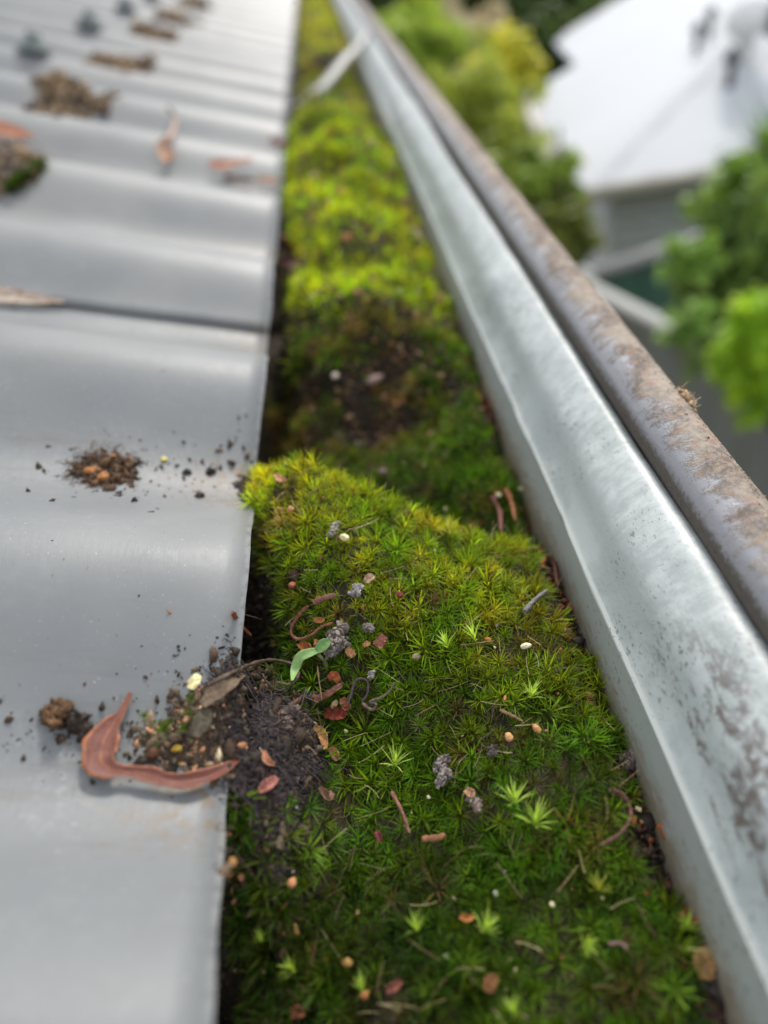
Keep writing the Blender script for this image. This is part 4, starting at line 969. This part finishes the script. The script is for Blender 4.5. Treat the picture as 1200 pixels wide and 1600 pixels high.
# green sprout: two seed leaves on a short stem
sp = empty('green_sprout', on_any(500, 1062), label='pale green sprout with two seed leaves beside the bark lump', category='sprout')
s1 = scrap('seed_leaf', [(513, 1046), (496, 1051), (481, 1058), (473, 1076), (469, 1093)], [3, 7, 8, 7, 2], (.40, .60, .25), None, None, lift=.0062, curl=.25, mat=leaf_mat, ragged=.0)
s2 = scrap('seed_leaf', [(507, 1050), (513, 1044), (520, 1038), (527, 1034)], [5, 9, 9, 3], (.20, .36, .12), None, None, lift=.0064, curl=.35, mat=leaf_mat, ragged=.1)
pa = on_any(506, 1052) + np.array([0, 0, .0062]); V, Q, T = tube(spline([pa, pa + np.array([.0008, .0004, -.003]), pa + np.array([.0006, .001, -.0065])], 5), .00035, 6)
s3 = link('stem', mesh('stem', V, [Q, T], leaf_mat, col=np.tile([.30, .30, .14], (len(V), 1))))
for s in (s1, s2, s3):
    s.parent = sp; s.matrix_parent_inverse = Matrix.Translation(-Vector(sp.location))
# seeds and buds
for px, py, w_, c, st, lf, lb in [
    (822, 1022, 17, (.80, .78, .55), (.6, 1.2, .6), .003, 'single white seed right of the cushion'),
    (796, 1164, 16, (.60, .34, .15), (.9, 1.1, .9), .003, 'left of the two orange seeds above a dark foot'),
    (839, 1151, 15, (.58, .30, .13), (1.2, .8, .9), .003, 'right of the two orange seeds in the moss'),
    (461, 1388, 19, (.55, .27, .13), (1, .9, .8), .0025, 'orange bud in the dark left of the carpet'),
    (433, 1411, 11, (.50, .45, .36), (1, .8, .8), .002, 'pale grain below the orange bud on the left'),
    (546, 1511, 17, (.50, .30, .10), (1.3, .8, .8), .0025, 'ochre seed low in the carpet below the bud'),
    (463, 1453, 18, (.36, .20, .07), (1.3, .6, .6), .001, 'dull ochre chip in the darkest part of the carpet'),
    (368, 1355, 17, (.42, .22, .08), (1, 1, .8), .002, 'ochre crumb in the slot at the sheet edge'),
    (358, 1368, 12, (.34, .15, .06), (1, 1, .8), .001, 'darker crumb below the ochre one in the slot'),
    (542, 854, 15, (.78, .72, .42), (.8, 1.2, .9), .003, 'white crumbly speck on the face of the cushion'),
    (627, 942, 14, (.20, .05, .035), (1, .9, .8), .003, 'dark red bud on the cushion right of the pink scrap'),
    (459, 809, 12, (.50, .27, .14), (.9, 1.1, .8), .003, 'tan bud on the left shoulder of the cushion'),
    (461, 927, 14, (.42, .15, .09), (1, .9, .8), .003, 'red-brown bud left of the bark strip'),
    (653, 1038, 16, (.36, .27, .22), (1, .8, .7), .003, 'greyish pink chip right of the red and pink fragment'),
    (576, 1019, 15, (.50, .27, .10), (1, .8, .7), .003, 'ochre husk left of the red and pink fragment'),
    (527, 1112, 14, (.38, .30, .16), (1.2, .9, .9), .003, 'striped pale seed under the pink bark'),
    (764, 1012, 11, (.48, .18, .06), (.7, 1.1, .8), .003, 'tiny orange seed right of the bright cushion sprig'),
    (672, 1256, 9, (.66, .62, .48), (1, .8, .8), .003, 'white grain between splinter and bark scrap'),
    (776, 1406, 11, (.62, .66, .55), (1, .8, .8), .003, 'milky droplet-like grain in the right carpet'),
    (699, 1499, 11, (.55, .56, .46), (1, .8, .8), .002, 'milky grain low in the carpet beneath the sprigs'),
    (815, 776, 13, (.55, .50, .34), (1, .9, .8), .003, 'pale blurred bud behind the cushion near the wall'),
    (780, 790, 12, (.60, .55, .40), (1, .9, .8), .004, 'pale bud topping the purplish stalk'),
    (600, 748, 15, (.26, .19, .18), (1, .9, .8), .003, 'mauve pebble in the hollow behind the cushion'),
    (526, 598, 13, (.75, .70, .58), (1, .9, .8), .003, 'round cream crumb in the bare brown hollow'),
    (588, 604, 26, (.30, .21, .20), (1.3, .7, .6), .003, 'greyish pink chip in the bare brown hollow')]:
    blob('seed' if 'seed' in lb else 'husk', px, py, w_, lb, c, 'seed' if ('seed' in lb or 'bud' in lb) else 'crumb', st, .12, lf)

# tuft and crust grains on the bead's outer edge
acc = Acc()
def bead_pt(a, y, r=0.): return np.stack([BC[0] + (BR + r) * np.cos(a), y, BC[1] + (BR + r) * np.sin(a)], -1)
n = 3200; y = rng.uniform(-.10, .30, n); a = rng.normal(.55, .5, n); a = np.clip(a, -.6, 1.35)
C = np.array([(.20, .15, .10), (.34, .27, .20), (.46, .38, .28), (.10, .075, .055)])[rng.choice(4, n)] * rng.uniform(.7, 1.3, (n, 1))
acc.add(*crumbs(bead_pt(a, y), rng.uniform(.00005, .00019, n), C))
n = 900; y = rng.uniform(-.10, .30, n); a = rng.uniform(2.9, 3.6, n)
acc.add(*crumbs(bead_pt(a, y), rng.uniform(.00004, .00015, n), np.tile([.09, .07, .055], (n, 1))))
acc.build('lichen_crust', label='gritty brown lichen crust along the outer edge of the gutter bead', category='lichen', kind='stuff')
acc = Acc(); q0 = surf_pick(1050, 610, lambda P: np.hypot(P[:, 0] - BC[0], P[:, 2] - BC[1]) - BR - .0002, 1.); yt = q0[1]
for i in range(70):
    a = rng.uniform(.05, .75); p = bead_pt(np.array(a), np.array(yt + rng.normal(0, .0013))); d = rng.normal(0, .6, 3) + np.array([.8, .1, .6]); d /= np.linalg.norm(d); L = rng.uniform(.0008, .0028)
    V, Q, T = tube(p + np.linspace(0, 1, 4)[:, None] * d * L, rng.uniform(.00006, .00014), 4); acc.add(V, Q, np.array([(.60, .47, .33), (.45, .33, .22), (.70, .62, .5)])[rng.integers(3)])
n = 60; acc.add(*crumbs(bead_pt(rng.uniform(.1, .8, n), rng.normal(yt, .002, n), .0004), rng.uniform(.0002, .0007, n), np.tile([.42, .30, .19], (n, 1)) * rng.uniform(.6, 1.3, (n, 1))))
acc.build('fibre_tuft', label='frayed straw-coloured tuft stuck on the outer edge of the bead', category='tuft')

# ------------------------------------------------------------------ neighbour's house
EZ = -2.4; C0 = np.array([2.36, 7.46]); ud = np.array([.992, -.126]); vd_ = np.array([.126, .992]); TP = math.tan(math.radians(20))
house = empty('neighbour_house', (C0[0], C0[1], -5.1), label='grey weatherboard house with a pale hipped steel roof beyond the shrubs', category='house')
def hp(u, v, z): return np.array([C0[0] + u * ud[0] + v * vd_[0], C0[1] + u * ud[1] + v * vd_[1], z])
def left_face(px, py):
    r = ray(px, py); n = np.array([-TP * ud[0], -TP * ud[1], 1.]); o = hp(0, 0, EZ); t = ((o - CAM) @ n) / (r @ n); P = CAM + t * r
    q = P[:2] - C0; return np.array([q @ ud, q @ vd_])
A1 = left_face(815, 145); A2 = left_face(885, 118); A3 = left_face(867, 62); A4 = left_face(975, 0)
vA = (A1[1] + A2[1]) / 2; uB = max((A2[0] + A3[0]) / 2, .4); vB = A3[1]; UM, VM = 13., vB
st = .25; us_ = np.arange(0, UM + .01, st); vs_ = np.arange(0, VM + .3, st)
U, Vv = np.meshgrid(us_, vs_, indexing='ij'); rid = 5.2
Zr = EZ + TP * np.minimum(np.minimum(U, Vv), rid) + .012 * ((np.arange(len(us_)) % 2)[:, None])
Pr = np.stack([C0[0] + U * ud[0] + Vv * vd_[0], C0[1] + U * ud[1] + Vv * vd_[1], Zr], -1).reshape(-1, 3)
fq = grid_faces(len(us_), len(vs_)); cu = U.ravel()[fq].mean(1); cv = Vv.ravel()[fq].mean(1); keep = ~((cv > vA) & (cu < uB)); fq = fq[keep]
tri = np.concatenate([fq[:, [0, 1, 2]], fq[:, [0, 2, 3]]])
link('roof', mesh('roof', np.concatenate([Pr, Pr - [0, 0, .06]]), np.concatenate([tri, tri[:, ::-1] + len(Pr)]), house_roof_mat, smooth=False), parent=house)
def hbox(name, u0, u1, v0, v1, z0, z1, mat):
    V = np.array([hp(u, v, z) for u in (u0, u1) for v in (v0, v1) for z in (z0, z1)]); _, Fq = box_arrays(0, 1, 0, 1, 0, 1)
    return link(name, mesh(name, V, Fq, mat, smooth=False), parent=house)
hbox('roof_gutter_trim', -.12, UM, -.16, -.02, EZ - .10, EZ + .005, fascia_mat); hbox('roof_gutter_trim', -.14, -.02, .0, vA, EZ - .10, EZ + .005, fascia_mat)
hbox('eave_lining', .0, UM, .0, .5, EZ - .16, EZ - .12, fascia_mat)
hbox('frieze_board', .46, UM, .44, .5, EZ - .26, EZ - .17, dark_trim_mat)
def cap_strip(u0, v0, z0, u1, v1, z1):
    a_, b_ = hp(u0, v0, z0 + .015), hp(u1, v1, z1 + .015); t_ = b_ - a_; s_ = np.cross(t_, [0, 0, 1.]); s_ /= np.linalg.norm(s_); up_ = np.array([0, 0, .05])
    V = np.array([a_ - s_ * .17 - up_, a_ + up_, a_ + s_ * .17 - up_, b_ - s_ * .17 - up_, b_ + up_, b_ + s_ * .17 - up_])
    link('ridge_cap', mesh('ridge_cap', V, np.array([[0, 1, 4, 3], [1, 2, 5, 4]]), house_roof_mat, smooth=False), parent=house)
cap_strip(0, 0, EZ, rid, rid, EZ + TP * rid); cap_strip(rid, rid, EZ + TP * rid, UM, rid, EZ + TP * rid)
hbox('wall', .5, UM - .5, .5, vA - .4, -5.2, EZ - .1, siding_mat)
zb = EZ - .28; k = 0; bd = None
while zb > -5.0:
    V = np.array([hp(u, v, z) for u in (.44, UM - .5) for v, z in ((.47, zb), (.498, zb), (.498, zb - .16), (.44, zb - .16))])
    f = np.array([[0, 4, 7, 3], [0, 1, 5, 4], [2, 3, 7, 6]]); link('weatherboard', mesh('weatherboard', V, f, siding_mat, smooth=False), parent=house); zb -= .165
for px, py, hgt, r in [(1088, 66, .30, .055), (1108, 42, .30, .055), (1143, 86, .38, .06)]:
    q = left_face(px, py + 14); z = EZ + TP * min(q[0], q[1], rid); V, Fq = lathe([(r * .7, -.2), (r * .7, hgt * .6), (r * 1.25, hgt * .62), (r * 1.25, hgt * .85), (.01, hgt)], 14)
    link('roof_vent', mesh('roof_vent', V + hp(q[0], q[1], z), Fq, vent_mat), parent=house)
q = left_face(1165, 66); z = EZ + TP * min(q[0], q[1], rid)
V, Fq = lathe([(.10, -.3), (.10, .2), (.22, .26), (.25, .4), (.18, .55), (.01, .62)], 18); link('roof_cowl', mesh('roof_cowl', V + hp(q[0], q[1], z), Fq, cowl_mat), parent=house)
V, Fq = lathe([(.01, 0), (.19, .01), (.20, .2), (.01, .24)], 18); V = V[:, [2, 0, 1]]; link('cowl_opening', mesh('cowl_opening', V * [-1, 1, 1] * .8 + hp(q[0], q[1], z + .35) + [.32, -.2, 0], Fq, vent_mat), parent=house)

# ------------------------------------------------------------------ fences
def fence(name, a, b, top, bot, mat, label, posts):
    a, b = np.array(a, float), np.array(b, float); L = np.linalg.norm(b - a); d = (b - a) / L; nrm_ = np.array([-d[1], d[0]])
    f = empty(name, (a[0], a[1], bot), label=label, category='fence')
    npan = max(1, round(L / 2.35)); pw = L / npan
    def bx(nm, s0, s1, o0, o1, z0, z1, mt):
        V = np.array([[*(a + d * s + nrm_ * o), z] for s in (s0, s1) for o in (o0, o1) for z in (z0, z1)]); _, Fq = box_arrays(0, 1, 0, 1, 0, 1)
        link(nm, mesh(nm, V, Fq, mt, smooth=False), parent=f)
    for i in range(npan):
        s0 = i * pw; ks = np.arange(0, pw + .001, .0475); prof_ = np.array([0, 0, .024, .024])
        s = s0 + ks; o = prof_[np.arange(len(ks)) % 4]; s = np.minimum(s, s0 + pw - .001)
        bt = np.stack([a[0] + d[0] * s + nrm_[0] * o, a[1] + d[1] * s + nrm_[1] * o], -1)
        V = np.concatenate([np.column_stack([bt, np.full(len(s), top - .03)]), np.column_stack([bt, np.full(len(s), bot)])]); n = len(s); j = np.arange(n - 1)
        link('panel', mesh('panel', V, np.stack([j, j + 1, j + 1 + n, j + n], -1), mat, smooth=False), parent=f)
        bx('top_rail', s0 + .03, s0 + pw - .03, -.030, .045, top - .035, top + .008, cap_mat); bx('post', s0 - .028, s0 + .028, -.035, .05, bot, top + .02, cap_mat)
    bx('post', L - .028, L + .028, -.035, .05, bot, top + .02, cap_mat)
fa = np.array([1.02, 3.1]); dirA = np.array([.33, -1.]) ; dirA /= np.linalg.norm(dirA)
fence('steel_fence', fa, fa + dirA * 4.7, -1.4, -3.25, fence_mat, 'grey ribbed steel fence running toward the viewer below the gutter', 3)
fence('steel_fence', fa + np.array([.06, .06]), fa + np.array([5., 1.4]), -1.4, -3.3, fence_green_mat, 'green ribbed steel fence across the back below the neighbouring house', 3)

# ------------------------------------------------------------------ shrubs and trees
def crown(n, c, rad, leaf, c1, c2, lump=.35, shape=1., droop=0.):
    u = rng.normal(0, 1, (n, 3)); u /= np.linalg.norm(u, axis=1)[:, None]
    # clumps: leaves gather round twig ends
    k = max(14, n // 24); kc = rng.normal(0, 1, (k, 3)); kc /= np.linalg.norm(kc, axis=1)[:, None]; kc *= (rng.uniform(.15, 1, (k, 1)) ** .5) * (1 + rng.normal(0, lump * .85, (k, 1)))
    w_ = rng.integers(0, k, n); P = kc[w_] + u * rng.uniform(0, 1, (n, 1)) ** .6 * .20
    P = P * np.array(rad) + np.array(c)
    a = rng.normal(0, 1, (n, 3)) + np.array([0, 0, .5 - droop]); a /= np.linalg.norm(a, axis=1)[:, None]; s, t = frames(a)
    L = leaf * rng.uniform(.6, 1.3, (n, 1)); V = np.stack([P - t * L * .1, P + s * L * .3 + t * L * .45 + a * L * .05, P + t * L, P - s * L * .3 + t * L * .45 + a * L * .05], 1).reshape(-1, 3)
    c1, c2 = np.array(c1) * 1.6, np.array(c2) * 1.6
    Fq = np.arange(n * 4).reshape(-1, 4); mixk = np.clip(rng.uniform(0, 1, k)[w_] * .7 + rng.uniform(0, .3, n), 0, 1)[:, None]
    C = (np.array(c1) * (1 - mixk) + np.array(c2) * mixk) * rng.uniform(.7, 1.25, (n, 1))
    return V, Fq, np.repeat(C, 4, 0)
def shrub(name, px, py, dist, wpx, hpx, c1, c2, label, n=3500, leaf=.06, category='shrub', group=None, below=None):
    c = at_dist(px, py, dist); sx = wpx / 2 / F * dist; sz_ = hpx / 2 / F * dist; gz = ground_z(c[1])
    o = empty(name, (c[0], c[1], gz), label=label, category=category, group=group)
    # the crown reaches down so that the plant stands on the ground
    rad = (sx * .8, sx * .75, sz_ * .8); V, Fq, C = crown(n, c, rad, leaf, c1, c2)
    link('foliage', mesh('foliage', V, Fq, foliage_mat, False, C), parent=o, kind='stuff')
    top = np.array([c[0], c[1], c[2] + sz_ * .4]); bot = np.array([c[0] + .05, c[1] + .03, gz - .1])
    if dist < 3: bot[0] = max(bot[0], 1.02 + .33 * (3.1 - bot[1]) + 1.3)
    for i in range(5):
        e = c + rng.normal(0, .45, 3) * np.array(rad); md = (bot + e) / 2 + rng.normal(0, .05, 3) * sx
        V, Q, T = tube(spline([bot + rng.normal(0, .03, 3) * sx, md, e], 5), np.linspace(.024, .008, 11) * (1 + sx * .8), 6)
        link('branch' if i else 'trunk', mesh('stem', V, [Q, T], bark_mat), parent=o)
    return o
G1, G2 = (.085, .12, .035), (.20, .26, .06); Y1, Y2 = (.22, .24, .03), (.44, .41, .035); K1, K2 = (.018, .035, .010), (.06, .095, .02); O1, O2 = (.10, .13, .02), (.20, .22, .04)
shrub('golden_shrub', 790, 105, 8.2, 120, 80, Y1, Y2, 'golden-topped shrub left of the neighbouring roof', 3500, .09)
shrub('green_shrub', 752, 205, 7.4, 170, 190, (.16, .20, .04), (.30, .34, .07), 'light green shrub directly behind the gutter bead', 5000, .09)
shrub('green_shrub', 855, 325, 5.6, 105, 150, G1, (.16, .24, .03), 'mid green shrub covering the left corner of the pale roof', 5000, .07)
shrub('olive_shrub', 880, 372, 4.4, 110, 110, (.07, .09, .02), (.15, .17, .035), 'olive shrub in front of the weatherboard wall end', 3000, .06)
shrub('wispy_shrub', 850, 255, 5.2, 100, 130, (.13, .18, .03), (.22, .30, .05), 'wispy pale shrub tips against the white roof', 380, .10)
shrub('green_shrub', 650, 70, 10., 170, 120, (.15, .22, .03), (.27, .34, .06), 'yellow-green shrub by the far end of the gutter', 4000, .12)
shrub('bare_shrub', 712, 62, 11.5, 150, 100, (.20, .17, .14), (.34, .30, .25), 'greyish brown bare shrub above the golden one', 3500, .12)
shrub('dark_tree', 640, -20, 17., 240, 90, K1, K2, 'dark tree at the top centre behind the bare shrub', 4500, .25, 'tree')
shrub('dark_tree', 795, 5, 18., 200, 110, K1, (.07, .11, .03), 'dark tree left of the neighbouring roof peak', 5000, .25, 'tree')
shrub('dark_tree', 845, 88, 15.5, 90, 90, K1, K2, 'small dark tree tucked in the notch of the pale roof', 2500, .2, 'tree')
shrub('dark_tree', 900, -40, 26., 340, 120, K1, (.07, .11, .03), 'dark tree behind the ridge of the pale roof', 5000, .35, 'tree')
shrub('dark_tree', 1120, -110, 30., 260, 120, K1, K2, 'dark tree out beyond the far right of the roof', 3000, .35, 'tree')
shrub('dark_tree', 560, -70, 24., 240, 120, K1, (.08, .12, .03), 'dark tree beyond the far end of the gutter', 4000, .3, 'tree')
shrub('green_shrub', 1150, 430, 2.75, 170, 290, (.05, .085, .025), (.16, .24, .06), 'broad dark green shrub hiding the fence corner', 4300, .038)
shrub('green_shrub', 1085, 400, 2.6, 90, 70, (.14, .24, .05), (.26, .38, .09), 'pale green leafy branch left of the broad shrub', 700, .04)
shrub('green_shrub', 1085, 500, 2.4, 80, 80, (.12, .21, .05), (.22, .33, .08), 'pale green lower branch in front of the fence', 700, .036)
shrub('green_shrub', 1160, 300, 2.9, 130, 110, (.10, .17, .03), (.20, .31, .05), 'green shrub top under the spiky plant', 2200, .045)
shrub('lime_shrub', 1188, 545, 2.15, 118, 190, (.14, .27, .02), (.36, .48, .03), 'vivid lime shrub at the right border above the fence', 5200, .030)
# spiky plant at the right border
c = at_dist(1200, 235, 3.1); gz = ground_z(c[1]); o = empty('spiky_plant', (c[0], c[1], gz), label='spiky strap-leaved plant at the upper right border', category='plant')
V, Q, T = tube(np.linspace((c[0], c[1], gz - .05), c, 8), .035, 8); link('trunk', mesh('trunk', V, [Q, T], bark_mat), parent=o)
A_ = Acc()
for i in range(150):
    d = rng.normal(0, 1, 3); d[2] = abs(d[2]) * .9 - .15; d /= np.linalg.norm(d); L = rng.uniform(.14, .28); q = np.linspace(0, 1, 6)
    p = c + q[:, None] * d * L + (q ** 2)[:, None] * np.array([0, 0, -.05]); s = np.cross(d, [0, 0, 1.]); s /= np.linalg.norm(s); w_ = (.006 * (1 - q) + .0006)[:, None] * s
    A_.add(np.concatenate([p - w_, p + w_]), grid_faces(2, 6), np.array([.07, .15, .05]) * rng.uniform(.6, 1.6))
A_.build('fronds', foliage_mat, smooth=False, parent=o, kind='stuff')
bpy.context.view_layer.update()
